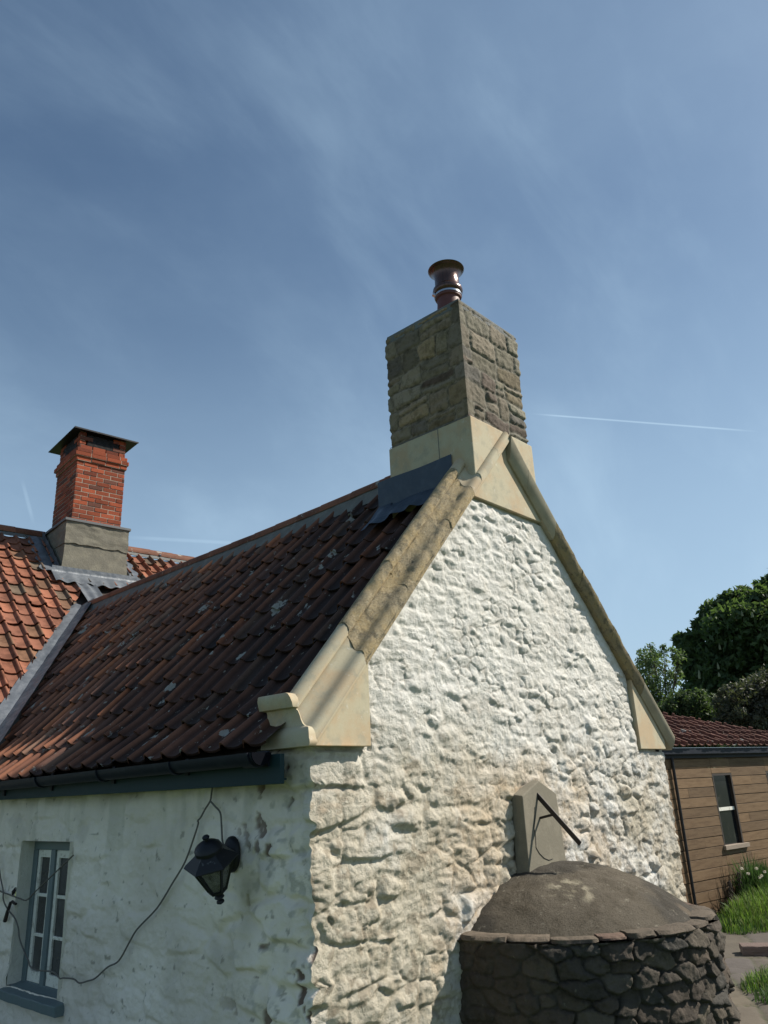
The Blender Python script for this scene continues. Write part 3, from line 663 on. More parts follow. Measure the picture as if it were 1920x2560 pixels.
# valley lead
va = [vtop + vno * .0 + Vector((.02, .05, .055)), vbot + Vector((0, 0, .06))]
strip('valley_lead', [a for a in va], [a + vno * .12 + Vector((0, 0, .045)) for a in va], M_lead, cot, n=80, nz_amp=.010, seed=6)
strip('valley_lead', [a - vno * .17 + Vector((0, 0, .12)) for a in va], [a for a in va], M_lead, cot, n=80, nz_amp=.010, seed=9)
# fascia and gutter
fa = MB(); fa.box((-.135, .10, -.185), (-.105, 7.0, -.03)); fa.build('fascia_board', M_teald, cot, bevel=.003)
sf = MB(); sf.box((-.104, .16, -.165), (-.04, 7.0, -.155)); sf.build('soffit_board', M_teald, cot)
gu = empty('gutter', (0, 0, 0)); gu.parent = cot
def gutter_mesh(y0, y1, r=.066, cx=-.215, cz=-.020, th=.005, fall=-.008):
    b = MB(); n = 12; V = []; F = []
    for y in (y0, y1):
        for rr in (r, r - th):
            for j in range(n + 1):
                t = math.pi + math.pi * j / n; V.append((cx + math.cos(t) * rr, y, cz + math.sin(t) * rr + fall * y))
    m = n + 1
    for j in range(n):
        F += [(j, j + 1, 2 * m + j + 1, 2 * m + j), (m + j + 1, m + j, 3 * m + j, 3 * m + j + 1), (j + 1, j, m + j, m + j + 1), (2 * m + j, 2 * m + j + 1, 3 * m + j + 1, 3 * m + j)]
    F += [(0, 2 * m, 3 * m, m), (n, m + n, 3 * m + n, 2 * m + n)]
    return b.add(V, F)
COL.objects.unlink(gu); bpy.data.objects.remove(gu)
gb = gutter_mesh(.17, 7.0)
gutter = gb.build('gutter', M_navy, cot, smooth=True, sharp=50)
ge = MB(); ge.prism([(-.215 + math.cos(math.pi + math.pi * j / 12) * .067, -.021 + math.sin(math.pi + math.pi * j / 12) * .067) for j in range(13)], .160, .169); ge.build('gutter_end', M_navyd, gutter)
for yy, w_ in ((.19, .10), (.95, .035), (1.83, .035), (2.75, .035), (3.6, .035), (4.5, .035)):
    br = gutter_mesh(yy, yy + w_, r=.076, th=.008); br.box((-.150, yy, -.09 - .018 * yy), (-.1355, yy + w_, -.01)); br.build('gutter_bracket', M_navy, gutter, smooth=True, sharp=50)

# main chimney ---------------------------------------------------------
CX0, CX1, CY0, CY1 = 1.754, 2.646, 0., .865
ZR, ZT = 2.60, 3.74
def stack():
    s = .0095; per = []; 
    w, dd = CX1 - CX0, CY1 - CY0
    tot = 2 * (w + dd); n = int(tot / s); T = np.linspace(0, tot, n + 1); zz = np.arange(ZR, ZT + s, s)
    TT, ZZ = np.meshgrid(T, zz)
    bx = np.zeros_like(TT); by = np.zeros_like(TT); nx = np.zeros_like(TT); ny = np.zeros_like(TT)
    segs = [(0, w, (CX0, CY0), (1, 0), (0, -1)), (w, dd, (CX1, CY0), (0, 1), (1, 0)), (w + dd, w, (CX1, CY1), (-1, 0), (0, 1)), (2 * w + dd, dd, (CX0, CY1), (0, -1), (-1, 0))]
    for st, L, o_, dr, nn in segs:
        m = (TT >= st) & (TT <= st + L + 1e-6); t = TT - st
        bx[m] = (o_[0] + dr[0] * t)[m]; by[m] = (o_[1] + dr[1] * t)[m]; nx[m] = nn[0]; ny[m] = nn[1]
    # blend normals at corners
    for c in (0, w, w + dd, 2 * w + dd, tot):
        k = sst(.03, 0, np.abs(TT - c)); 
        cxn = np.where((c == 0) | (c == tot), -1, np.where(c == w, 1, np.where(c == w + dd, 1, -1))); cyn = np.where((c == 0) | (c == tot) | (c == w), -1, 1)
        nx = nx * (1 - k) + cxn * .8 * k; ny = ny * (1 - k) + cyn * .8 * k
    # courses shared on every side, corners are quoins
    d, r1, r2, r3, ou, ov = rubble(TT, ZZ, 93, ch=(.10, .21), sw=(.15, .40), warp=.034, wscale=4.5, corner=.035)
    hh = sst(.002, .026, d) * (.25 + .75 * r1) * (1 + .6 * ((r2 - .5) * ou - .4 * r3 * ov)) * .017 + .011 * ridged(TT, ZZ, 96, 7, 1.6, .05) + .010 * craggy(TT, ZZ, 95, 9) + .014 * (fbm(TT * 12, ZZ * 12, 92, 5, .6) - .5) + .008 * (fbm(TT * 30, ZZ * 30, 93, 3) - .5)
    for c in (0, tot): pass
    seam = sst(.0, .10, np.minimum(TT, tot - TT)); hh = hh * seam + .018 * (1 - seam)
    top = sst(ZT - .03, ZT, ZZ); hh = hh * (1 - top) - .018 * top - .012 * (1 - top)
    P = np.stack([bx + nx * hh, by + ny * hh, ZZ + 0.], -1)
    pal = np.array([(.170, .156, .122), (.19, .172, .130), (.150, .140, .115), (.175, .150, .115), (.120, .095, .078), (.205, .170, .115), (.130, .120, .105), (.190, .165, .128)])
    ix = np.minimum((r3 * 8).astype(int), 7); c = pal[ix] * (.8 + .4 * r2)[..., None]
    cr_ = sst(.012, .006, d) * sst(.0, .004, d); mo = (1 - sst(.006, .016, d))[..., None] * .9; c = c * (.78 + .55 * r1)[..., None]; c = c * (1 - mo) + np.array([.20, .185, .15]) * mo; c = c * (1 - .45 * cr_)[..., None]
    left = TT > 2 * w + dd
    lf = (sst(2 * w + dd, 2 * w + dd + .02, TT))[..., None]
    c = c * (1 - lf) + c * np.array([1.20, 1.06, .95]) * lf       # lighter, warmer colour lifts the left face out of its shade
    return P, c
chim = empty('chimney', (0, 0, 0)); chim.parent = cot
P, c = stack(); grid('chimney_stack', P, M_chst, chim, col=c)
tp = MB(); tp.box((CX0 + .008, CY0 + .008, ZT - .08), (CX1 - .008, CY1 - .008, ZT + .006)); tp.build('chimney_capping', M_mortar, chim, bevel=.01)
pl = MB(); pl.box((CX0 - .012, CY0 - .024, 1.93), (CX1 + .012, CY1 + .012, ZR - .003)); pl.build('chimney_plinth', M_ash, chim, bevel=.008)
jt = MB()
jt.box((CX0 - .0145, .315, 2.32), (CX0 - .0135, .320, ZR - .004)); jt.box((CX0 - .0146, -.0, 2.598), (CX0 - .012, .86, 2.603)); jt.build('plinth_joint', M_mortar, chim)
cp = (2.11, .36, 0)
pt = MB(); pt.lathe([(.125, 3.72), (.122, 3.86), (.108, 4.02), (.106, 4.07), (.122, 4.08), (.126, 4.10), (.122, 4.118), (.108, 4.122)], 40, cp); pt.build('chimney_pot', M_pot, chim, smooth=True, sharp=40)
cw = MB(); cw.lathe([(.115, 4.121), (.134, 4.130), (.143, 4.160), (.138, 4.188), (.122, 4.205), (.116, 4.215), (.115, 4.31), (.120, 4.345), (.134, 4.372), (.155, 4.390), (.170, 4.398), (.173, 4.404), (.165, 4.408), (.10, 4.40)], 48, cp); cw.build('flue_cowl', M_cowl, chim, smooth=True, sharp=60)
bd = MB(); bd.lathe([(.127, 4.100), (.130, 4.101), (.130, 4.119), (.127, 4.12)], 48, cp); bd.bar((2.11 - .105, .36 + .07, 4.105), (2.11 - .125, .36 + .085, 4.12), .03, .022); bd.build('pot_clamp', M_steel, chim, smooth=True, sharp=40)
# lead apron on the roof slope beside the chimney
def lead_sheet():
    nu, nv = 90, 40; P = np.zeros((nv + 1, nu + 1, 3)); keep = np.ones((nv, nu), bool)
    for i in range(nu + 1):
        y = .19 + (1.02 - .19) * i / nu
        zt = main_pos((y - .16) / TW, 0)
        for j in range(nv + 1):
            t = j / nv
            if t < .32:        # upstand on the chimney
                s = t / .32; P[j, i] = (CX0 - .022, y, 2.315 - s * (2.315 - 1.985) + .004 * math.sin(9 * y))
            else:
                s = (t - .32) / .68; ext = .27 + .014 * math.sin(y * 2 * math.pi / TW + .4) + .09 * max(0, (y - .62) / .4)
                v = .58 + s * ext; p = main_pos((y - .16) / TW, v)
                sl = ((y - .16) / TW) % 1; hgt = .02 + .016 * math.sin(sl * 2 * math.pi - 2.2) * s
                q = p + N1 * (hgt + .062 + .012 * s + .004 * math.sin(13 * y + 7 * s))
                P[j, i] = q
    return P
grid('lead_flashing', lead_sheet(), M_leadd, chim)
lc = MB(); lc.box((CX0 - .05, .84, 1.97), (CX0 - .005, 1.0, 2.30)); 
# back corner of the upstand turning to the ridge
P = np.zeros((12, 14, 3))
for i in range(14):
    y = .86 + .16 * i / 13
    for j in range(12): 
        v = .10 + .62 * j / 11; q = main_pos((y - .16) / TW, v) + N1 * (.085 + .006 * math.sin(j)); P[j, i] = q
grid('lead_soaker', P, M_leadd, chim)

# side window --------------------------------------------------------------
win = empty('window', (0, 0, 0)); win.parent = cot
fx = .10
fr = MB()
fr.box((fx, 2.66, -.575), (fx + .06, 3.52, -.49)); fr.box((fx, 3.435, -1.53), (fx + .06, 3.52, -.575)); fr.box((fx, 2.66, -1.53), (fx + .06, 2.70, -.575)); fr.box((fx - .004, 3.115, -1.53), (fx + .06, 3.185, -.575)); fr.box((fx, 2.70, -1.545), (fx + .06, 3.435, -1.505))
fr.build('window_frame', M_teal, win, bevel=.004)
def sash(y0, y1):
    b = MB(); x0, x1 = fx + .012, fx + .046; z0, z1 = -1.505, -.577
    st = .042
    b.box((x0, y0, z0), (x1, y0 + st, z1)); b.box((x0, y1 - st, z0), (x1, y1, z1)); b.box((x0, y0 + st, z1 - .055), (x1, y1 - st, z1)); b.box((x0, y0 + st, z0), (x1, y1 - st, z0 + .075))
    for zb in (-.905, -1.185): b.box((x0 + .005, y0 + st, zb - .012), (x1 - .004, y1 - st, zb + .012))
    s = b.build('window_sash', M_wpaint, win, bevel=.003)
    z_ = [z0 + .075, -1.197, -1.173, -.917, -.893, z1 - .055]
    for k in range(3):
        gl = MB(); gl.box((x0 + .016, y0 + st, z_[2 * k]), (x0 + .020, y1 - st, z_[2 * k + 1])); gl.build('window_pane', M_glass, win)
sash(2.702, 3.113); sash(3.187, 3.433)
si = MB(); 
Vv = []
nS = 24
for i in range(nS + 1):
    y = 2.585 + (3.53 - 2.585) * i / nS; w1 = .003 * math.sin(i * .9) + .0015 * math.sin(i * 2.3)
    for (x, z) in ((-.055 + w1, -1.610), (-.060 + w1, -1.545 + .4 * w1), (.15, -1.500), (.15, -1.610)): Vv.append((x, y, z))
Ff = [(i * 4 + j, i * 4 + (j + 1) % 4, (i + 1) * 4 + (j + 1) % 4, (i + 1) * 4 + j) for i in range(nS) for j in range(4)] + [(0, 1, 2, 3), tuple(nS * 4 + j for j in (3, 2, 1, 0))]
si.add(Vv, Ff); si.build('window_sill', M_teal, win, bevel=.006)
dk = MB(); dk.box((.5, 2.3, -1.7), (.52, 3.8, -.3)); dk.build('curtain', M_curtain, win)

# ================================================================== REAR WING
wing = empty('rear_wing', (0, 0, 0), label='rear wing with bright orange pantile roof, crossing behind the cottage at the left edge', cat='house')
def wpos(u, v):
    s = -3.0 + u * .205; D = 1.74 - v * .773; return PW + WU * s + WW * D + Vector((0, 0, .82 * D + .03 + .008 * math.sin(u * .6 + v)))
WN = (Vector((0, 0, 1)) - WW * .82).normalized()
def col_wing(rg, i, j):
    k = rg.random()
    if k < .10: c = (.11, .08, .055)
    elif k < .2: c = (.18, .095, .055)
    elif k < .6: c = (.27, .105, .060)
    else: c = (.21, .086, .052)
    if j == 4 and i in (14, 15): c = (.07, .06, .05)
    if j == 3 and i in (19, 20, 21): c = (.12, .10, .08)
    f = rg.uniform(.8, 1.2); return (c[0] * f, c[1] * f, c[2] * f)
rows_w = [.10 + .295 * k for k in range(18)]
tiles('roof', wpos, lambda u, v: WN, 36, rows_w, col_wing, M_tile2, wing, cuts=[(vtop + vno * .10, -vno)], seed=12, lift=.028,
      roll=.040)
# tiles of the wing that lie to the right above the main ridge
tiles('roof', wpos, lambda u, v: WN, 36, rows_w[:6], col_wing, M_tile2, wing, cuts=[(vtop + vno * .10, vno), (Vector((0, 7.1, 0)), Vector((0, -1, 0)))], seed=12, lift=.028)
wd = MB(); 
a0 = PW + WU * -3 + WW * 1.74 + Vector((0, 0, .82 * 1.74 - .02)); a1 = PW + WU * 4.4 + WW * 1.74 + Vector((0, 0, .82 * 1.74 - .02))
b0 = PW + WU * -3 + WW * -2.9 + Vector((0, 0, -.82 * 2.9 - .02)); b1 = PW + WU * 4.4 + WW * -.0 + Vector((0, 0, -.02)); b2 = PW + WU * -.0 + WW * -.0 + Vector((0, 0, -.02)); b3 = PW + WU * -1.98 + WW * -2.9 + Vector((0, 0, -.82 * 2.9 - .02))
wd.add([a0, a1, b1, b2, b3, b0], [(0, 5, 4, 3, 2, 1)]); c0 = PW + WU * -3 + WW * 4.6 + Vector((0, 0, -.9)); c1_ = PW + WU * 4.4 + WW * 4.6 + Vector((0, 0, -.9))
wd.add([a0, a1, c1_, c0], [(0, 1, 2, 3)]); wd.build('roof_deck', M_dwood, wing)
ww_ = MB(); w0 = PW + WU * -3 + WW * -2.75; w1 = PW + WU * -1.9 + WW * -2.75; ww_.hexa([(w0.x, w0.y, -2.05), (w1.x, w1.y, -2.05), (w1.x + .3, w1.y + 2, -2.05), (w0.x + .3, w0.y + 2, -2.05), (w0.x, w0.y, .1), (w1.x, w1.y, .1), (w1.x + .3, w1.y + 2, .1), (w0.x + .3, w0.y + 2, .1)], (.6, .6, .55)); ww_.build('wall', M_lime_side, wing)
rz_ = PW.z + .82 * 1.76
WR = [PW + WU * s + WW * 1.77 + Vector((0, 0, .82 * 1.77 + .075)) for s in (-3.2, -1.5, -.10)]
ridge('ridge_tiles', WR, .10, M_tile, wing); WR2 = [PW + WU * s + WW * 1.77 + Vector((0, 0, .82 * 1.77 + .075)) for s in (.86, 2.6, 4.4)]; ridge('ridge_tiles', WR2, .10, M_tile, wing)
for WRx, sx in ((WR, 1), (WR2, 5)):
    strip('ridge_mortar', [p - WW * .07 + Vector((0, 0, -.03)) for p in WRx], [p - WW * .16 + Vector((0, 0, -.128)) for p in WRx], M_mortar, wing, n=80, nz_amp=.010, seed=sx)
for s in (-1.62, 1.10, 1.9):
    q = PW + WU * s + WW * 1.77 + Vector((0, 0, .82 * 1.77 + .12)); cbb = MB(); cbb.bar(q - WW * .12 - Vector((0, 0, .09)), q + Vector((0, 0, .02)), .035, .02); cbb.build('ridge_clip', M_lead, wing)
# brick chimney (local frame: s along the wing, D deep, z)
bc = empty('brick_chimney', (0, 0, 0)); bc.parent = wing; bc.matrix_local = Matrix.Translation((PW.x, PW.y, 0)) @ Matrix.Rotation(math.atan2(WU.y, WU.x), 4, 'Z')
S0, S1, D0, D1 = -.005, .79, .80, 1.72
def bricks(z0, z1, off, seed, m=M_brick, wind=None):
    rg = random.Random(seed); b = MB(); k = 0; z = z0; mo = MB(); mo.box((S0 - off + .005, D0 - off + .005, z0), (S1 + off - .005, D1 + off - .005, z1)); 
    while z < z1 - .01:
        h = .066; 
        for side in range(4):
            if side == 2: continue
            if side == 0: a, L = S0 - off, S1 - S0 + 2 * off
            else: a, L = D0 - off, D1 - D0 + 2 * off
            nb = 3.5; w = L / nb; p = a - (w / 2 if k % 2 else 0)
            while p < a + L - .01:
                q0, q1 = max(p, a), min(p + w, a + L)
                if q1 - q0 > .03:
                    g_ = .0062; c = random.Random(seed * 7 + int((q0 * 100)) + k * 31 + side).random(); f = .50 + .48 * rg.random()
                    cc = (.34 * f, .078 * f, .034 * f) if c < .6 else ((.25 * f, .060 * f, .030 * f) if c < .88 else (.15 * f, .058 * f, .04 * f))
                    j = rg.uniform(-.004, .004); e = q0 if q0 > a + .001 else q0 - g_; e2 = q1 if q1 < a + L - .001 else q1 + g_
                    skp = wind and wind[0] < z + h / 2 < wind[1] and a + L * .19 < (q0 + q1) / 2 < a + L * .83
                    if not skp:
                        if side == 0: b.box((e + g_, D0 - off - .0 + j, z + g_), (e2 - g_, D0 - off + .03, z + h + .004), cc)
                        elif side == 1: b.box((S0 - off + j, e + g_, z + g_ + .0007), (S0 - off + .03, e2 - g_, z + h + .0033), cc)
                        else: b.box((S1 + off - .03, e + g_, z + g_ + .0007), (S1 + off - j, e2 - g_, z + h + .0033), cc)
                p += w
        z += .0745; k += 1
    return b, mo
bs = MB(); ms = MB()
for z0, z1, off, sd_, wd_ in ((3.93, 4.97, 0, 1, None), (4.975, 5.045, .022, 2, None), (5.05, 5.12, .045, 3, None), (5.125, 5.195, .022, 4, None)):
    b, mo = bricks(z0, z1, off, sd_, wind=wd_); bs.add(b.V, b.F); bs.C[-len(b.V):] = b.C; ms.add(mo.V, mo.F)
b, mo = bricks(5.20, 5.50, -.012, 6, wind=(5.26, 5.49)); bs.add(b.V, b.F); bs.C[-len(b.V):] = b.C
inner = MB(); inner.box((S0 + .10, D0 + .10, 5.2), (S1 - .10, D1 - .10, 5.5)); inner.build('flue_interior', M_black, bc)
for xx in (0, 1):
    for yy in (0, 1): ms.box((S0 + .02 + xx * (S1 - S0 - .12), D0 + .02 + yy * .8, 5.2), (S0 + .10 + xx * (S1 - S0 - .12), D0 + .10 + yy * .8, 5.5))
bs.build('brickwork', M_brick, bc, bevel=.003, segs=1); ms.build('brick_joints', M_brm, bc)
gr = MB()
for i in range(26):
    s = S0 + .15 + i * (S1 - S0 - .29) / 25; gr.box((s - .003, D0 + .012, 5.27), (s + .003, D0 + .018, 5.47))
for z in (5.30, 5.44): gr.box((S0 + .14, D0 + .018, z), (S1 - .14, D0 + .022, z + .006))
for i in range(30):
    s = D0 + .17 + i * .02; gr.box((S0 + .012, s - .003, 5.27), (S0 + .018, s + .003, 5.47))
gr.build('flue_grille', M_iron, bc)
cpb = MB(); cpb.box((S0 - .115, D0 - .085, 5.502), (S1 + .17, D1 + .25, 5.514)); cpb.box((S0 - .115, D0 - .085, 5.49), (S1 + .17, D0 - .080, 5.503)); cpb.build('chimney_cap', M_black, bc)
sl = MB(); sl.box((S0 - .135, D0 - .135, 3.890), (S1 + .125, D1 + .06, 3.932)); sl.build('slate_course', M_slate, bc, bevel=.004)
def rough_box(name, a, b, m, parent, amp=.012, flare=0., seed=0, ragged=False):
    bm = bmesh.new(); bmesh.ops.create_cube(bm, size=1); bmesh.ops.subdivide_edges(bm, edges=bm.edges[:], cuts=22, use_grid_fill=True)
    for v in bm.verts:
        t = v.co.z + .5; fl = flare * (1 - t) ** 1.6
        x = a[0] + (b[0] - a[0]) * (v.co.x + .5); y = a[1] + (b[1] - a[1]) * (v.co.y + .5); z = a[2] + (b[2] - a[2]) * t
        x += math.copysign(fl, v.co.x) if abs(v.co.x) > .01 else 0; y += math.copysign(fl, v.co.y) * .8 if abs(v.co.y) > .01 else 0
        n = Vector((v.co.x, v.co.y, 0)); n = n.normalized() if n.length > .1 else n
        k = amp * 2 * (float(fbm(np.array(x * 9 + y * 7 + seed), np.array(z * 9 + y * 3), seed, 4, .6)) - .5)
        if ragged and t < .05: z += .05 * (float(vn(np.array(x * 13 + y * 5), np.array(seed), 3)) - .3)
        v.co = Vector((x, y, z)) + n * k
    me = bpy.data.meshes.new(name); bm.to_mesh(me); bm.free(); return fin(name, me, m, parent, True, None, 45)
rough_box('stone_course', (S0 - .105, D0 - .11, 3.52), (S1 + .105, D1 + .0, 3.893), M_conc, bc, amp=.018, seed=2, ragged=True)
rough_box('rendered_base', (S0 - .095, D0 - .095, 2.85), (S1 + .095, D1 - .03, 3.56), M_conc, bc, amp=.006, flare=.05, seed=5)
def wl_pt(s, D, dz): return (s, D, PW.z + .82 * D + dz)
la = MB()
P = np.zeros((16, 50, 3))
for i in range(50):
    s = -.27 + (1.33 + .0) * i / 49
    for j in range(16):
        D = D0 - .10 - .30 * j / 15 + .01 * math.sin(i * .8) * j / 15; z = PW.z + .82 * D + .115 + .012 * math.sin(i * .78) * (j / 15)
        if j < 4: D = D0 - .150; z = PW.z + .82 * (D0 - .150) + .115 + (3 - j) * .030
        P[j, i] = (s, D, z)
grid('lead_apron', P, M_lead, bc)
P = np.zeros((30, 10, 3))
for i in range(30):
    D = D0 - .12 + .98 * i / 29
    for j in range(10):
        st = int(i / 7)
        if j < 4: P[i, j] = (S0 - .155 + .012 * (i % 7) / 7, D, PW.z + .82 * D + .06 + (3 - j) * .05)
        else: P[i, j] = (S0 - .155 - (.24 + .03 * math.sin(i * .9)) * (j - 3) / 6, D, PW.z + .82 * D + .100 + .006 * math.cos(j * 1.2) - .008 * ((i % 7) / 7))
grid('lead_soakers', P, M_lead, bc)
P2 = P.copy(); P2[..., 0] = (S0 + S1) - P[..., 0]; grid('lead_soakers', P2, M_lead, bc)
P = np.zeros((20, 14, 3))
for i in range(20):
    for j in range(14): s = .02 + .30 * j / 13; D = .42 - .52 * i / 19; P[i, j] = (s + .0 + .04 * i / 19, D, PW.z + .82 * D + .105 + .014 * math.sin(j * .95 + 1.4))
grid('lead_slate', P, M_lead, bc)

# ================================================================== BREAD OVEN
ov = empty('bread_oven', (2.22, 0, GZ), label='half round dark rubble bread oven with brown rendered dome against the gable', cat='oven')
OR = 1.075; OZ = -1.10
na, nz_ = 430, 112
A = np.linspace(math.pi * .985, 2.015 * math.pi, na); zz = np.linspace(GZ - .06, OZ - .008, nz_); AA, ZZ = np.meshgrid(A, zz)
d, r1, r2, r3, ou, ovv, _f = cells((AA - math.pi) * OR, ZZ, 104, .165, .085, .85, .6, .045)
nearl = sst(.75, .25, (AA - math.pi) * OR)      # left part is rendered over
hh = rock(d, .45 + .55 * r1, r2, r3, ou, ovv, .15) * (.044 - .028 * nearl) + .030 * ridged(AA * OR, ZZ, 108, 6) * (1 - .5 * nearl) + .012 * ridged(AA * OR, ZZ, 109, 15, 1.3, .05, 3) + .030 * (fbm(AA * 8, ZZ * 9, 102, 5, .6) - .5) + .012 * (fbm(AA * 30, ZZ * 28, 103, 3) - .5) - .03
rr = OR + hh
P = np.stack([rr * np.cos(AA), rr * np.sin(AA), ZZ - GZ], -1)
pal = np.array([(.075, .063, .050), (.084, .066, .050), (.060, .055, .047), (.100, .083, .062), (.070, .056, .044), (.085, .072, .056)])
c = pal[np.minimum((r3 * 6).astype(int), 5)] * (.50 + .62 * r2)[..., None]; mo = (1 - sst(.02, .14, d))[..., None]; c = c * (1 - mo) + np.array([.055, .050, .041]) * mo
c = mixc(c, np.array([.085, .062, .044]), nearl * .55)
grid('oven_wall', P, M_oven, ov, col=c)
# rim of flat coping stones
rg = random.Random(5); a = math.pi * 1.0
while a < 2 * math.pi:
    L = rg.uniform(.14, .42); a2 = min(a + L / OR, 2.0 * math.pi)
    if a2 - a < .08: break
    n = 12; k = 8; V = []; f = rg.uniform(.7, 1.2); ht = rg.uniform(.018, .034); lo = OZ - ht + .012; hi = OZ + .012 + rg.uniform(-.008, .01); ext = rg.uniform(-.048, -.008); s0 = rg.random() * 10
    sec = [(.80, lo), (OR - .01 + ext, lo + .002), (OR + .012 + ext, lo + .015), (OR + .014 + ext, hi - .018), (OR - .002 + ext, hi), (.98, hi + .004), (.85, hi)]
    for i in range(n + 1):
        t = a + .002 + (a2 - a - .004) * i / n; e = -.03 if i in (0, n) else (-.008 if i in (1, n - 1) else 0)
        for (r_0, z) in sec: 
            q = .055 * (float(fbm(np.array(t * 8 + s0), np.array(z * 26), 3, 4, .6)) - .5) if r_0 > .9 else 0
            r0 = r_0 + q + (e if r_0 > 1 else 0); V.append((r0 * math.cos(t), r0 * math.sin(t), z - GZ + q * .25))
    m_ = len(sec); F = [(i * m_ + j, i * m_ + (j + 1) % m_, (i + 1) * m_ + (j + 1) % m_, (i + 1) * m_ + j) for i in range(n) for j in range(m_)] + [tuple(range(m_)), tuple(n * m_ + j for j in range(m_ - 1, -1, -1))]
    cb = MB(); cc = (.125 * f, .100 * f, .075 * f) if rg.random() < .8 else (.125 * f, .084 * f, .064 * f); cb.add(V, F, cc); cb.build('coping_slab', M_oven, ov, smooth=True, sharp=50); a = a2
nr, na = 90, 220; rr = np.linspace(0, .985, nr); A = np.linspace(math.pi * .99, 2.01 * math.pi, na); AA, RR = np.meshgrid(A, rr)
ZD = OZ + .005 + .322 * np.clip(1 - np.power(RR / .955, 2.35), -.02, 1)
ZD = ZD + .012 * ridged(RR * np.cos(AA), RR * np.sin(AA), 118, 6, 1.0, .1) * (1 - RR ** 8) + .03 * (fbm(RR * np.cos(AA) * 3, RR * np.sin(AA) * 3, 111) - .5) + .008 * (fbm(RR * np.cos(AA) * 14, RR * np.sin(AA) * 14, 112, 4) - .5)
P = np.stack([RR * np.cos(AA), RR * np.sin(AA), ZD - GZ], -1)
c = np.zeros(RR.shape + (3,)); c[:] = (.098, .084, .064); wx_, wy_ = RR * np.cos(AA), RR * np.sin(AA)
c = mixc(c, np.array([.045, .041, .035]), sst(.44, .58, fbm(wx_ * 2, wy_ * 2 + 9, 113, 5)) * .8)
pch = sst(.15, .06, np.hypot(wx_ + .42, (wy_ + .42) * .8) + .08 * (fbm(wx_ * 12, wy_ * 12, 114) - .5)); c = mixc(c, np.array([.30, .27, .2]), pch * sst(.45, .6, fbm(wx_ * 20, wy_ * 20, 115)))
pch2 = sst(.10, .04, np.hypot(wx_ - .22, (wy_ + .90)) + .06 * (fbm(wx_ * 9, wy_ * 9, 116) - .5)); c = mixc(c, np.array([.14, .11, .08]), pch2 * .6)
grid('dome', P, M_dome, ov, col=c)

# ================================================================== SUNDIAL
sdl = empty('sundial', (2.1, 0, -.8), label='grey stone sundial slab with black iron gnomon on the gable above the oven', cat='sundial')
def L_(x, y, z): return (x - 2.1, y, z + .8)
b = MB()
fp = [(1.868, -.088, -.82), (2.44, -.035, -.82), (2.395, -.038, -.322), (2.14, -.062, -.228), (1.872, -.086, -.322)]
bp_ = [(x, .0, z) for x, y, z in fp]; bp_[0] = (1.835, .0, -.82); bp_[4] = (1.865, .0, -.31); bp_[3] = (2.15, 0, -.215)
V = [L_(*p) for p in fp] + [L_(*p) for p in bp_]; b.add(V, [(0, 1, 2, 3, 4), (9, 8, 7, 6, 5)] + [(i, 5 + i, 5 + (i + 1) % 5, (i + 1) % 5) for i in range(5)])
b.build('dial_slab', M_dial, sdl, bevel=.006)
ck = MB(); ckp = [(2.03, -.40), (2.02, -.47), (1.985, -.53), (2.0, -.58), (1.99, -.66), (2.03, -.70), (2.09, -.735), (2.16, -.755), (2.22, -.752)]
ck.tube([L_(x, -.088 + (x - 1.868) * .093 - .002, z) for x, z in ckp], .0020, 5); ck.build('crack', M_black, sdl)
def dial_y(x): return -.088 + (x - 1.868) * .093
g1 = Vector(L_(2.095, dial_y(2.095) + .01, -.318)); g2 = Vector(L_(2.075, -.375, -.640))
b = MB(); b.bar(g1, g2, .010, .034, (0, -.7, .7)); gno = b.build('gnomon', M_iron, sdl, bevel=.002)
b = MB(); gm = g1.lerp(g2, .42); b.bar(gm, L_(2.098, dial_y(2.1) + .01, -.478), .012, .016); b.build('brace', M_iron, gno)

# ================================================================== LANTERN
lan = empty('wall_lantern', (0, .68, -.55), label='black six sided carriage lantern tilted on its bracket below the fascia', cat='lantern')
body_rot = Matrix.Translation((-.235, -.13, -.04)) @ Matrix.Rotation(R(-24), 4, 'Y') @ Matrix.Rotation(R(9), 4, 'X') @ Matrix.Diagonal((1.15, 1.15, .87, 1))
def lbuild(b, name, m, parent=None, **k):
    b.V = [tuple(body_rot @ Vector(v)) for v in b.V]; return b.build(name, m, parent or lan, **k)
b = MB(); b.lathe([(.128, .030), (.130, .036), (.118, .052), (.070, .092), (.066, .10)], 6, rot=.3); b.lathe([(.066, .095), (.068, .118), (.058, .142), (.036, .160), (.012, .168)], 12, rot=.3); lcap = lbuild(b, 'lantern_roof', M_black, smooth=True, sharp=30)
b = MB(); b.lathe([(.008, .163), (.008, .178), (.016, .184), (.018, .194), (.012, .203), (.003, .206)], 12); lbuild(b, 'roof_finial', M_black, lcap, smooth=True)
b = MB()
for k in range(6):
    t = .3 + k * math.pi / 3; p = Vector((math.cos(t) * .104, math.sin(t) * .104, .03)); q = Vector((math.cos(t) * .042, math.sin(t) * .042, -.155)); b.bar(p, q, .010, .010, (math.cos(t), math.sin(t), 0))
b.lathe([(.112, .022), (.112, .034), (.104, .034), (.104, .022)], 6, rot=.3, cap=False); b.lathe([(.045, -.165), (.047, -.15), (.036, -.145)], 6, rot=.3); lf_ = lbuild(b, 'lantern_frame', M_black)
b = MB(); b.lathe([(.040, -.164), (.022, -.172), (.013, -.185), (.020, -.192), (.024, -.203), (.013, -.215), (.010, -.22), (.018, -.227), (.019, -.237), (.008, -.247)], 12); lbuild(b, 'bottom_finial', M_black, lf_, smooth=True, sharp=50)
M_lglass = mat('dusty_lantern_glass', (.16, .165, .15), rough=.35, spec=.5, alpha=.55, noise=[(20, .5, .65, (.02, .02, .02), .8, 6, .7)])
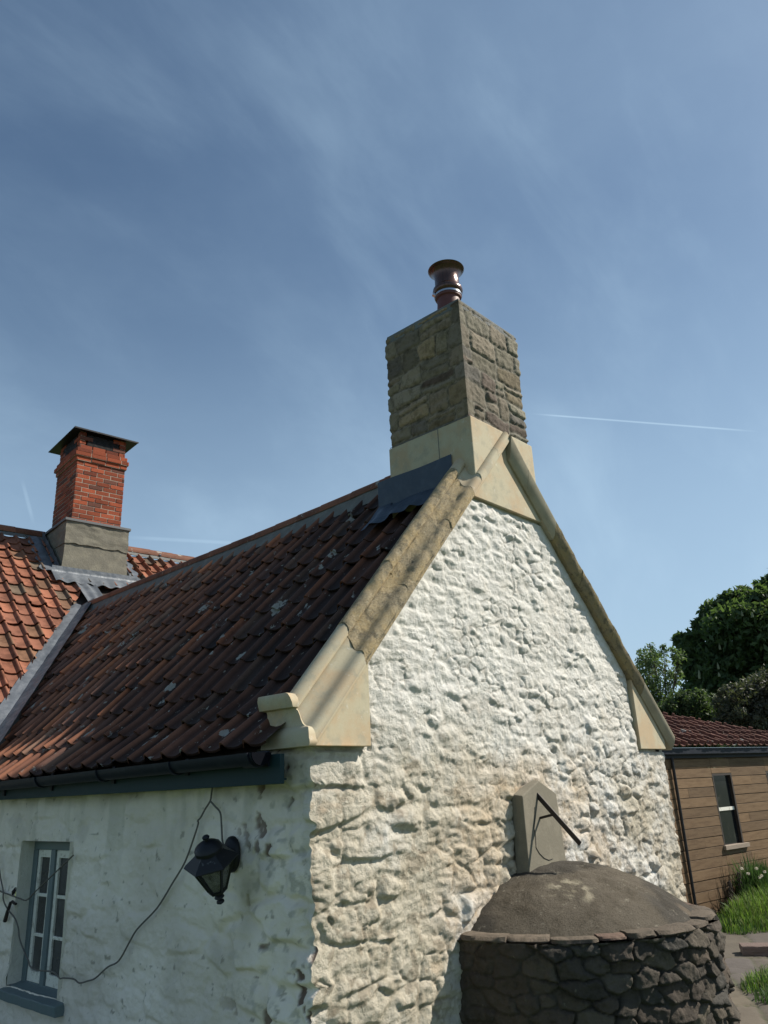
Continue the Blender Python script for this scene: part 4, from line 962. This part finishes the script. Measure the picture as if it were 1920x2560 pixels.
for k in range(6):
    t = .3 + k * math.pi / 3; t2 = t + math.pi / 3
    V = [(math.cos(t) * .100, math.sin(t) * .100, .024), (math.cos(t2) * .100, math.sin(t2) * .100, .024), (math.cos(t2) * .040, math.sin(t2) * .040, -.148), (math.cos(t) * .040, math.sin(t) * .040, -.148)]
    ct = Vector((math.cos((t + t2) / 2), math.sin((t + t2) / 2), 0)) * .003
    b = MB(); b.hexa([Vector(v) for v in V] + [Vector(v) - ct for v in V]); lbuild(b, 'glass_pane', M_lglass)
b = MB(); V = []
b.V = []; 
for (x, rr_) in ((-.005, .085), (-.022, .084), (-.034, .070), (-.045, .045), (-.062, .030), (-.085, .022)):
    for j in range(20): t = 2 * math.pi * j / 20; V.append((x, math.sin(t) * rr_ * .85, math.cos(t) * rr_ * 1.15))
F = [(i * 20 + j, i * 20 + (j + 1) % 20, (i + 1) * 20 + (j + 1) % 20, (i + 1) * 20 + j) for i in range(5) for j in range(20)] + [tuple(range(20)), tuple(100 + j for j in range(20))]
b.add(V, F); b.tube([(-.06, 0, 0), (-.09, -.03, .03), (-.13, -.06, .05), (-.17, -.09, .045), (-.20, -.11, .01)], [.020, .018, .016, .014, .016], 10); b.build('bracket', M_black, lan, smooth=True, sharp=50)

# ================================================================== CABLES
def crv(pts, x=-.032, r=.0055, jig=.0):
    b = MB(); P = [Vector((x, p[0], p[1])) for p in pts]; Q = []
    for i in range(len(P) - 1):
        a, c_ = P[max(i - 1, 0)], P[min(i + 2, len(P) - 1)]; p, q = P[i], P[i + 1]
        for k in range(5):
            t = k / 5; Q.append(.5 * ((2 * p) + (q - a) * t + (2 * a - 5 * p + 4 * q - c_) * t * t + (-a + 3 * p - 3 * q + c_) * t ** 3))
    Q.append(P[-1]); b.tube(Q, r, 7); return b
cA = [(.856, -.162), (.87, -.218), (.88, -.257), (.935, -.308), (.974, -.35), (1.002, -.368), (.997, -.386), (1.038, -.465), (1.098, -.566), (1.149, -.63), (1.259, -.732), (1.32, -.792), (1.424, -.88), (1.622, -.999), (1.708, -1.08), (1.826, -1.196), (1.961, -1.245), (2.106, -1.322), (2.198, -1.348), (2.315, -1.373), (2.403, -1.359), (2.547, -1.369), (2.605, -1.376), (2.702, -1.349), (2.857, -1.357), (2.985, -1.363), (3.081, -1.349), (3.117, -1.314), (3.214, -1.257), (3.304, -1.184), (3.343, -1.119), (3.425, -1.056), (3.575, -1.0), (3.668, -.942), (3.696, -.871), (3.769, -.786), (3.81, -.727), (3.9, -.6)]
tag(crv(cA).build('electric_cable', M_cable, smooth=True), 'long grey cable sagging from the fascia behind the lantern down across the window', 'cable')
tag(crv([(.88, -.257), (.825, -.291), (.775, -.325), (.76, -.387), (.744, -.484), (.70, -.53)]).build('electric_cable', M_cable, smooth=True), 'short grey cable dropping from the fork to the top of the lantern', 'cable')
tag(crv([(2.559, -.591), (2.811, -.71), (3.111, -.853), (3.247, -.92), (3.377, -.916), (3.605, -.896), (3.764, -.88), (4.0, -.83)], x=-.03).build('electric_cable', M_cable, smooth=True), 'grey cable crossing the upper panes of the window to its left', 'cable')
hk = MB(); hk.tube([(-.02, 3.53, -.945), (-.035, 3.45, -.955), (-.03, 3.43, -.958)], .010, 6); hk.tube([(-.03, 3.53, -.95), (-.035, 3.56, -1.02), (-.03, 3.60, -1.09)], [.012, .014, .016], 6); hk.tube([(-.01, 3.51, -.85), (-.03, 3.50, -.875), (-.02, 3.52, -.90)], [.010, .016, .012], 6)
tag(hk.build('iron_hook', M_iron, smooth=True), 'small rusty iron hook fixed to the wall left of the window', 'hook')

# ================================================================== TIMBER SHED
shed = empty('timber_shed', (7.921, 1.44, GZ), math.atan2(-.148, .989), label='brown weatherboarded timber shed with red tiled roof right of the gable', cat='shed')
# local: x along the wall, -y outwards, z up from the ground
rg = random.Random(9)
b = MB(); z = -.08; k = 0; WN_ = [(.93, 1.47, .79, 1.765), (2.515, 3.05, .79, 1.765), (4.1, 4.64, .79, 1.765)]
while z < 1.99:
    h = .1240; z1 = min(z + h, 1.99)
    cuts = sorted(set([-.55, 6.2] + [c for w in WN_ for c in w[:2]] + ([rg.uniform(.2, .8)] if k % 5 == 2 else []) + ([rg.uniform(1.6, 2.4)] if k % 4 == 1 else [])))
    for a, c_ in zip(cuts[:-1], cuts[1:]):
        mid = (a + c_) / 2; pieces = [(z, z1)]
        for w in WN_:
            if w[0] - .001 <= a and c_ <= w[1] + .001:
                np_ = []
                for (p0, p1) in pieces:
                    if p1 <= w[2] or p0 >= w[3]: np_.append((p0, p1))
                    else:
                        if p0 < w[2] - .01: np_.append((p0, w[2]))
                        if p1 > w[3] + .01: np_.append((w[3], p1))
                pieces = np_
        for p0, p1 in pieces:
            f = rg.uniform(.75, 1.15); cc = (.155 * f, .097 * f, .050 * f); s = rg.uniform(0, .003)
            b.hexa([(a + .001, -.016 - s, p0 + .003), (c_ - .001, -.016 - s, p0 + .003), (c_ - .001, .02, p0 + .003), (a + .001, .02, p0 + .003), (a + .001, -.012 - s, p1 + .0), (c_ - .001, -.012 - s, p1), (c_ - .001, .02, p1), (a + .001, .02, p1)], cc)
    z += .1285; k += 1
b.build('wall_boards', M_board, shed, bevel=.002, segs=1)
b = MB(); 
for w0, w1 in zip([-.6] + [w[1] for w in WN_], [w[0] for w in WN_] + [6.2]): b.box((w0, .021, 0), (w1, .06, 1.99))
b.box((-.6, .06, .0), (6.2, .09, .70)); b.build('wall_frame', M_dwood, shed)
b = MB(); b.tube([(-.07, -.045, 0), (-.07, -.045, 2.0)], .020, 10); b.build('drainpipe', M_black, shed, smooth=True, sharp=40)
def swin(w):
    x0, x1, z0, z1 = w; e = empty('window'); e.parent = shed
    b = MB(); b.box((x0, -.018, z0), (x0 + .028, .06, z1)); b.box((x1 - .035, -.018, z0), (x1, .06, z1)); b.box((x0 + .028, -.018, z1 - .028), (x1 - .035, .06, z1)); b.build('window_frame', M_dwood, e)
    b = MB(); b.box((x0 - .03, -.055, z0 - .035), (x1 + .09, .06, z0 + .022)); b.build('window_sill', M_wood, e, bevel=.004)
    b = MB(); b.box((x0 + .029, .012, z0 + .47), (x1 - .036, .045, z0 + .515)); b.build('glazing_bar', M_wpaint, e)
    for (p, q) in ((z0 + .023, z0 + .469), (z0 + .516, z1 - .029)): 
        b = MB(); b.box((x0 + .029, .026, p), (x1 - .036, .030, q)); b.build('window_pane', M_glassd, e)
for w in WN_[:2]: swin(w)
b = MB(); b.box((-.6, -.045, 1.985), (6.3, -.024, 2.10)); b.build('fascia_board', M_navy, shed)
b = MB(); b.box((-.6, -.115, 2.03), (6.3, -.046, 2.115)); b.build('gutter', M_navy, shed, bevel=.01)
b = MB(); b.box((-.6, -.118, 2.1155), (6.3, -.100, 2.122)); b.build('gutter_rim', M_steel, shed)
def spos(u, v):
    x = -.5 + u * .17; y = .95 - v * .95 - .22; z = 2.19 + .52 * (1.0 - v / 1.22) * 1.22 - .0
    x2 = x
    return Vector((x2, 1.14 - v * .90, 2.15 + (1.41 - v) * .50))
def col_shed(rg, i, j):
    f = rg.uniform(.7, 1.25); return (.125 * f, .053 * f, .037 * f)
NS_ = Vector((0, -.42, .90)).normalized()
tiles('roof', spos, lambda u, v: NS_, 38, [.0 + .157 * k for k in range(10)], col_shed, M_tile, shed, seed=31, lift=.028, K=9, cuts=[(Vector((-.3, 1.14, 0)), Vector((.855, 3.2, 0)))])
b = MB(); b.add([(-.6, -.2, 2.12), (6.3, -.2, 2.12), (6.3, 1.3, 2.6), (-.6, 1.3, 2.75)], [(0, 1, 2, 3)])

# ================================================================== VEGETATION
def leaves(name, blobs, n, size, m, parent, seed=1, shell=.55, flat=1.):
    rg = np.random.RandomState(seed); tot = sum(b[3] ** 2 for b in blobs); V = []; 
    for (x, y, z, r) in blobs:
        k = int(n * r * r / tot); d = rg.normal(size=(k, 3)); d /= np.linalg.norm(d, axis=1)[:, None]
        rad = r * (shell + (1 - shell) * rg.rand(k) ** .6) * (.42 + 1.0 * fbm(d[:, 0] * 3.2 + x, d[:, 1] * 3.2 + d[:, 2] * 3.4 + z, seed, 4, .6)); c = np.array([x, y, z]) + d * rad[:, None] * np.array([1, 1, flat])
        a = rg.normal(size=(k, 3)); a /= np.linalg.norm(a, axis=1)[:, None]; a = a * .8 + d * .5 + np.array([0, 0, -.2]); a /= np.linalg.norm(a, axis=1)[:, None]
        b_ = np.cross(a, rg.normal(size=(k, 3))); b_ /= np.linalg.norm(b_, axis=1)[:, None]
        s = size * (.6 + .8 * rg.rand(k))[:, None]
        V.append(np.stack([c - a * s, c + b_ * s * .42, c + a * s, c - b_ * s * .42], 1))
    V = np.concatenate(V).reshape(-1, 3); q = np.arange(len(V)).reshape(-1, 4)
    me = bpy.data.meshes.new(name); me.vertices.add(len(V)); me.vertices.foreach_set('co', V.ravel()); me.loops.add(q.size); me.loops.foreach_set('vertex_index', q.ravel().astype(np.int32))
    me.polygons.add(len(q)); me.polygons.foreach_set('loop_start', np.arange(0, q.size, 4, dtype=np.int32)); me.polygons.foreach_set('loop_total', np.full(len(q), 4, dtype=np.int32)); me.update(calc_edges=True)
    return fin(name, me, m, parent, False)
def limbs(base, blobs, r0, parent, seed=1, sub=3):
    rg = random.Random(seed); b = MB(); c = Vector((sum(q[0] for q in blobs) / len(blobs), sum(q[1] for q in blobs) / len(blobs), min(q[2] for q in blobs)))
    base = Vector(base); top = base.lerp(c, .8); b.tube([base, base.lerp(top, .5) + Vector((.05, 0, 0)), top], [r0, r0 * .8, r0 * .6], 10)
    for q in blobs:
        e = Vector(q[:3]); m = top.lerp(e, .5) + Vector((0, 0, -.1 * q[3])); b.tube([top - Vector((0, 0, .2)), m, e], [r0 * .4, r0 * .25, r0 * .1], 6)
        for k in range(sub):
            d = Vector((rg.gauss(0, 1), rg.gauss(0, 1), rg.uniform(.1, 1))).normalized(); b.tube([m, e.lerp(m, .3) + d * q[3] * .4, e + d * q[3] * .85], [r0 * .14, r0 * .09, r0 * .035], 5)
    b.build('trunk', M_bark, parent, smooth=True)
def blobset(c, r, n, rr, seed, zs=1.):
    rg = random.Random(seed); out = [(c[0], c[1], c[2], r * .75)]
    for k in range(n):
        d = Vector((rg.gauss(0, 1), rg.gauss(0, 1), rg.gauss(0, 1) * .9)).normalized(); out.append((c[0] + d.x * r * .78, c[1] + d.y * r * .78, c[2] + d.z * r * .78 * zs, rg.uniform(*rr)))
    return out
def sprout(bl, n, rr, seed):
    rg = random.Random(seed); out = list(bl)
    for k in range(n):
        q = rg.choice(bl); d = Vector((-.5 + rg.gauss(0, .8), rg.gauss(0, .9), .35 + rg.gauss(0, .8))).normalized(); t = rg.uniform(.80, 1.08)
        out.append((q[0] + d.x * q[3] * t, q[1] + d.y * q[3] * t, q[2] + d.z * q[3] * t, rg.uniform(*rr)))
    return out
# horse chestnut, far behind the shed
t1 = empty('chestnut_tree', (20.5, 1.0, GZ - .28), label='tall dark green horse chestnut with pale flower candles behind the shed roof', cat='tree')
bl = [(-.34, 4.3, 5.02, .8), (-.04, 3.44, 5.86, .97), (-.04, 2.65, 5.9, 1.03), (.81, 2.27, 5.3, 1.58), (.63, 3.7, 4.56, 1.26), (-.52, 4.08, 4.29, .76), (-.11, 4.69, 5.52, .45), (.6, 4.15, 6.24, .51), (.53, 3.61, 6.59, .45), (.77, 3.27, 6.76, .46),
      (-.04, 2.63, 6.52, .44), (1.35, 2.1, 6.89, .81), (1.05, 1.31, 5.63, 1.71), (-.3, 4.87, 4.99, .34), (.49, 2.51, 4.17, 1.43), (-.7, 4.56, 4.11, .57), (.78, 1.42, 3.84, 1.55), (2.6, 2.8, 4.9, 1.8), (1.8, .2, 6.3, 1.3)]
limbs((.6, 2.6, 0), bl, .3, t1, 3); leaves('crown', sprout(bl, 90, (.14, .34), 1), 80000, .105, M_leaf, t1, 4, shell=.4)
rg = random.Random(4); cands = []
for k in range(46):
    q = rg.choice(bl[:16]); d = Vector((-.9 + rg.gauss(0, .5), -.5 + rg.gauss(0, .6), .35 + rg.gauss(0, .4))).normalized(); p = Vector(q[:3]) + d * q[3] * .98
    if k == 0:
        b = MB(); b.lathe([(.030, 0), (.036, .03), (.030, .06), (.032, .08), (.020, .12), (.005, .17)], 6); c0 = b.build('flower_candle', mat('chestnut_flower', (.20, .21, .13), rough=.9), t1); c0.location = p
    else:
        c_ = c0.copy(); COL.objects.link(c_); c_.parent = t1; c_.location = p; c_.scale = (1, 1, rg.uniform(.7, 1.2))
t2 = empty('ash_sapling', (15.4, 4.7, GZ), label='slender pale green young tree with see-through crown beside the chestnut', cat='tree')
bl = [(-.49, -.07, 4.37, .27), (.2, .13, 4.34, .37), (-.48, .04, 3.95, .3), (-.38, -.04, 3.63, .46), (.01, -.33, 4.0, .31), (-.24, -.67, 4.4, .2), (-.14, -.29, 3.44, .37), (-.26, .27, 4.39, .16), (-.02, .04, 4.74, .13), (-.03, -.25, 4.6, .15), (-.21, .45, 3.7, .21)]
limbs((-.1, -.1, 0), bl, .06, t2, 7, 4); leaves('crown', sprout(bl, 26, (.05, .12), 4), 3600, .045, M_leaf2, t2, 8, shell=.1)
t3 = empty('purple_leaved_shrub', (11.2, 1.2, GZ), label='large brown purple leaved shrub showing above the shed roof', cat='shrub')
bl = [(.6, .39, 2.77, .48), (1.0, .03, 2.96, .49), (.55, .64, 2.62, .3), (1.2, -.32, 2.77, .71), (1.1, .41, 2.43, .56), (.9, .42, 3.08, .29), (.7, -.32, 3.12, .3), (.7, .7, 2.99, .19), (1.8, .2, 2.6, .9)]
limbs((1.1, .2, 0), bl, .10, t3, 9); leaves('crown', sprout(bl, 50, (.06, .16), 2), 30000, .036, M_leaf3, t3, 10)
t4 = empty('green_bush', (12.8, 3.2, GZ), label='bushy mid green shrub between the gable coping and the purple leaved shrub', cat='shrub')
bl = [(-.62, -.13, 2.88, .36), (-.37, -.44, 2.98, .39), (-.3, .34, 2.86, .32), (.31, -.54, 2.84, .41), (-.46, -.2, 2.55, .43), (-.62, .46, 2.82, .22), (.0, .0, 2.3, .7), (.2, .7, 2.6, .4)]
limbs((0, 0, 0), bl, .08, t4, 11); leaves('crown', sprout(bl, 40, (.06, .16), 3), 22000, .042, M_leaf4, t4, 12)
hb = [(26 + .8 * math.sin(k), 12 - k * 1.3, .2 + .3 * math.sin(k * 2.3), 1.8) for k in range(16)]
t5 = empty('hedgerow', (0, 0, 0), label='far dark green hedgerow behind all the trees', cat='hedge'); leaves('foliage', hb, 26000, .16, M_leaf4, t5, 13); limbs((26, 3, GZ), hb[::3], .1, t5, 14)

# grass ----------------------------------------------------------------------
def grass(name, areas, seed, label):
    rg = random.Random(seed); V = []; F = []; C = []
    for (cx, cy, rx, ry, n, h, cols) in areas:
        for k in range(n):
            a = rg.random() * 2 * math.pi; q = math.sqrt(rg.random()); x = cx + math.cos(a) * q * rx; y = cy + math.sin(a) * q * ry
            hh = h * rg.uniform(.5, 1.15) * (1 - .45 * q * q) * (.75 + .5 * float(_h(math.floor(x * 5), math.floor(y * 5), 3))); w = rg.uniform(.003, .006) * (1 + h); t = rg.random() * 2 * math.pi; bend = rg.uniform(.05, .5) * hh; bx, by = math.cos(t) * bend, math.sin(t) * bend
            px_, py_ = math.cos(t + 1.6) * w, math.sin(t + 1.6) * w; c = rg.choice(cols); f = rg.uniform(.7, 1.25); c = (c[0] * f, c[1] * f, c[2] * f); k0 = len(V)
            for (s, e) in ((0, 1), (.5, .8), (.85, .45)):
                V += [(x + bx * s * s - px_ * e, y + by * s * s - py_ * e, GZ - .02 + hh * s), (x + bx * s * s + px_ * e, y + by * s * s + py_ * e, GZ - .02 + hh * s)]
            V.append((x + bx, y + by, GZ - .02 + hh)); F += [(k0, k0 + 1, k0 + 3, k0 + 2), (k0 + 2, k0 + 3, k0 + 5, k0 + 4), (k0 + 4, k0 + 5, k0 + 6)]; C += [c] * 7
    me = bpy.data.meshes.new(name); me.from_pydata(V, [], F); o = fin(name, me, M_grass, None, False, C)
    return tag(o, label, 'grass', kind='stuff')
GA = [(.14, .25, .03), (.18, .29, .04), (.09, .18, .03), (.16, .19, .07)]; GB = [(.06, .12, .03), (.045, .09, .022)]
grass('long_grass', [(8.9, .62, 1.5, .52, 9000, .36, GA), (8.0, .70, .9, .45, 3000, .22, GB + GA), (9.1, 1.0, .55, .25, 2600, .60, GB), (10.6, .3, 1.6, .7, 6000, .40, GA), (7.5, 1.05, .5, .3, 1500, .15, GB)], 3, 'bright green long grass growing along the foot of the timber shed')
grass('joint_weeds', [(4.9, -.42, .35, .22, 700, .17, GA + GB), (4.55, -.62, .25, .2, 420, .14, GB), (5.6, -.15, .6, .06, 260, .05, GB), (5.4, -.32, .6, .05, 200, .04, GB)], 4, 'small grassy weed tuft growing between the flagstones')
# dandelion clocks
rg = random.Random(8)
DL = ['dandelion clock nearest the shed window', 'dandelion clock lowest of the cluster by the shed', 'tall dandelion clock in front of the lower boards', 'dandelion clock leaning at the left of the cluster', 'dandelion clock at the right end of the cluster', 'small dandelion clock below the tallest one']
for k, (x, y, z) in enumerate([(7.75, .7, -1.36), (7.99, .72, -1.44), (8.25, .7, -1.405), (8.27, .66, -1.49), (8.52, .7, -1.47), (8.42, .74, -1.53)]):
    e = empty('dandelion', (x, y, GZ), label=DL[k], cat='dandelion', group='dandelion clocks standing above the long grass by the shed')
    b = MB(); b.tube([(0, 0, 0), (.02, 0, (z - GZ) * .5), (0, 0, z - GZ)], .003, 5); b.build('stem', M_leaf2, e)
    b = MB()
    for q in range(90):
        d = Vector((rg.gauss(0, 1), rg.gauss(0, 1), rg.gauss(0, 1))).normalized(); s = d.orthogonal().normalized() * .003; p = Vector((0, 0, z - GZ)); b.add([p + d * .008 - s * .15, p + d * .008 + s * .15, p + d * .021 + s, p + d * .021 - s], [(0, 1, 2, 3)])
    b.build('seed_head', M_bloom, e)
# dark dock plants in front of the boards
def dock(x, y, h, seed, label):
    rg = random.Random(seed); e = empty('dock_plant', (x, y, GZ), label=label, cat='weed', group='dark dock stems against the shed boards')
    b = MB(); b.tube([(0, 0, 0), (.02, .01, h * .5), (-.01, 0, h)], [.007, .006, .003], 6)
    for k in range(60):
        z = h * rg.uniform(.45, 1); a = rg.random() * 6.28; r = .03 * (1.3 - z / h) + .008; b.box((math.cos(a) * r - .006, math.sin(a) * r - .006, z - .008), (math.cos(a) * r + .006, math.sin(a) * r + .006, z + .008))
    b.build('stem', M_dwood, e); b = MB()
    for k in range(9):
        a = rg.random() * 6.28; l = rg.uniform(.12, .22); z = rg.uniform(.02, .3) * h; d = Vector((math.cos(a), math.sin(a), .5)); s = Vector((-math.sin(a), math.cos(a), 0)) * .03; p = Vector((0, 0, z)); b.add([p, p + d * l * .5 + s, p + d * l, p + d * l * .5 - s], [(0, 1, 2, 3)])
    b.build('leaf', M_leaf4, e)
dock(8.35, 1.12, .42, 1, 'shorter dark dock stem against the lowest boards'); dock(8.62, 1.08, .50, 2, 'taller dark dock stem beside the long grass')
# loose stone block on the path
bm = bmesh.new(); bmesh.ops.create_cube(bm, size=1); bmesh.ops.subdivide_edges(bm, edges=bm.edges[:], cuts=9, use_grid_fill=True)
for v in bm.verts:
    q = .03 * (float(fbm(np.array(v.co.x * 7 + v.co.z * 3), np.array(v.co.y * 7 + v.co.z * 5), 2, 4)) - .5); v.co = Vector((v.co.x * .50, v.co.y * .20, v.co.z * .085)) + v.co.normalized() * q
me = bpy.data.meshes.new('stone_block'); bm.to_mesh(me); bm.free(); o = fin('stone_block', me, M_pink, None, True, None, 50)
o.location = (6.22, .02, GZ + .052); o.rotation_euler = (0, 0, R(-62)); tag(o, 'loose pinkish rough stone block lying on the flagstones', 'stone')
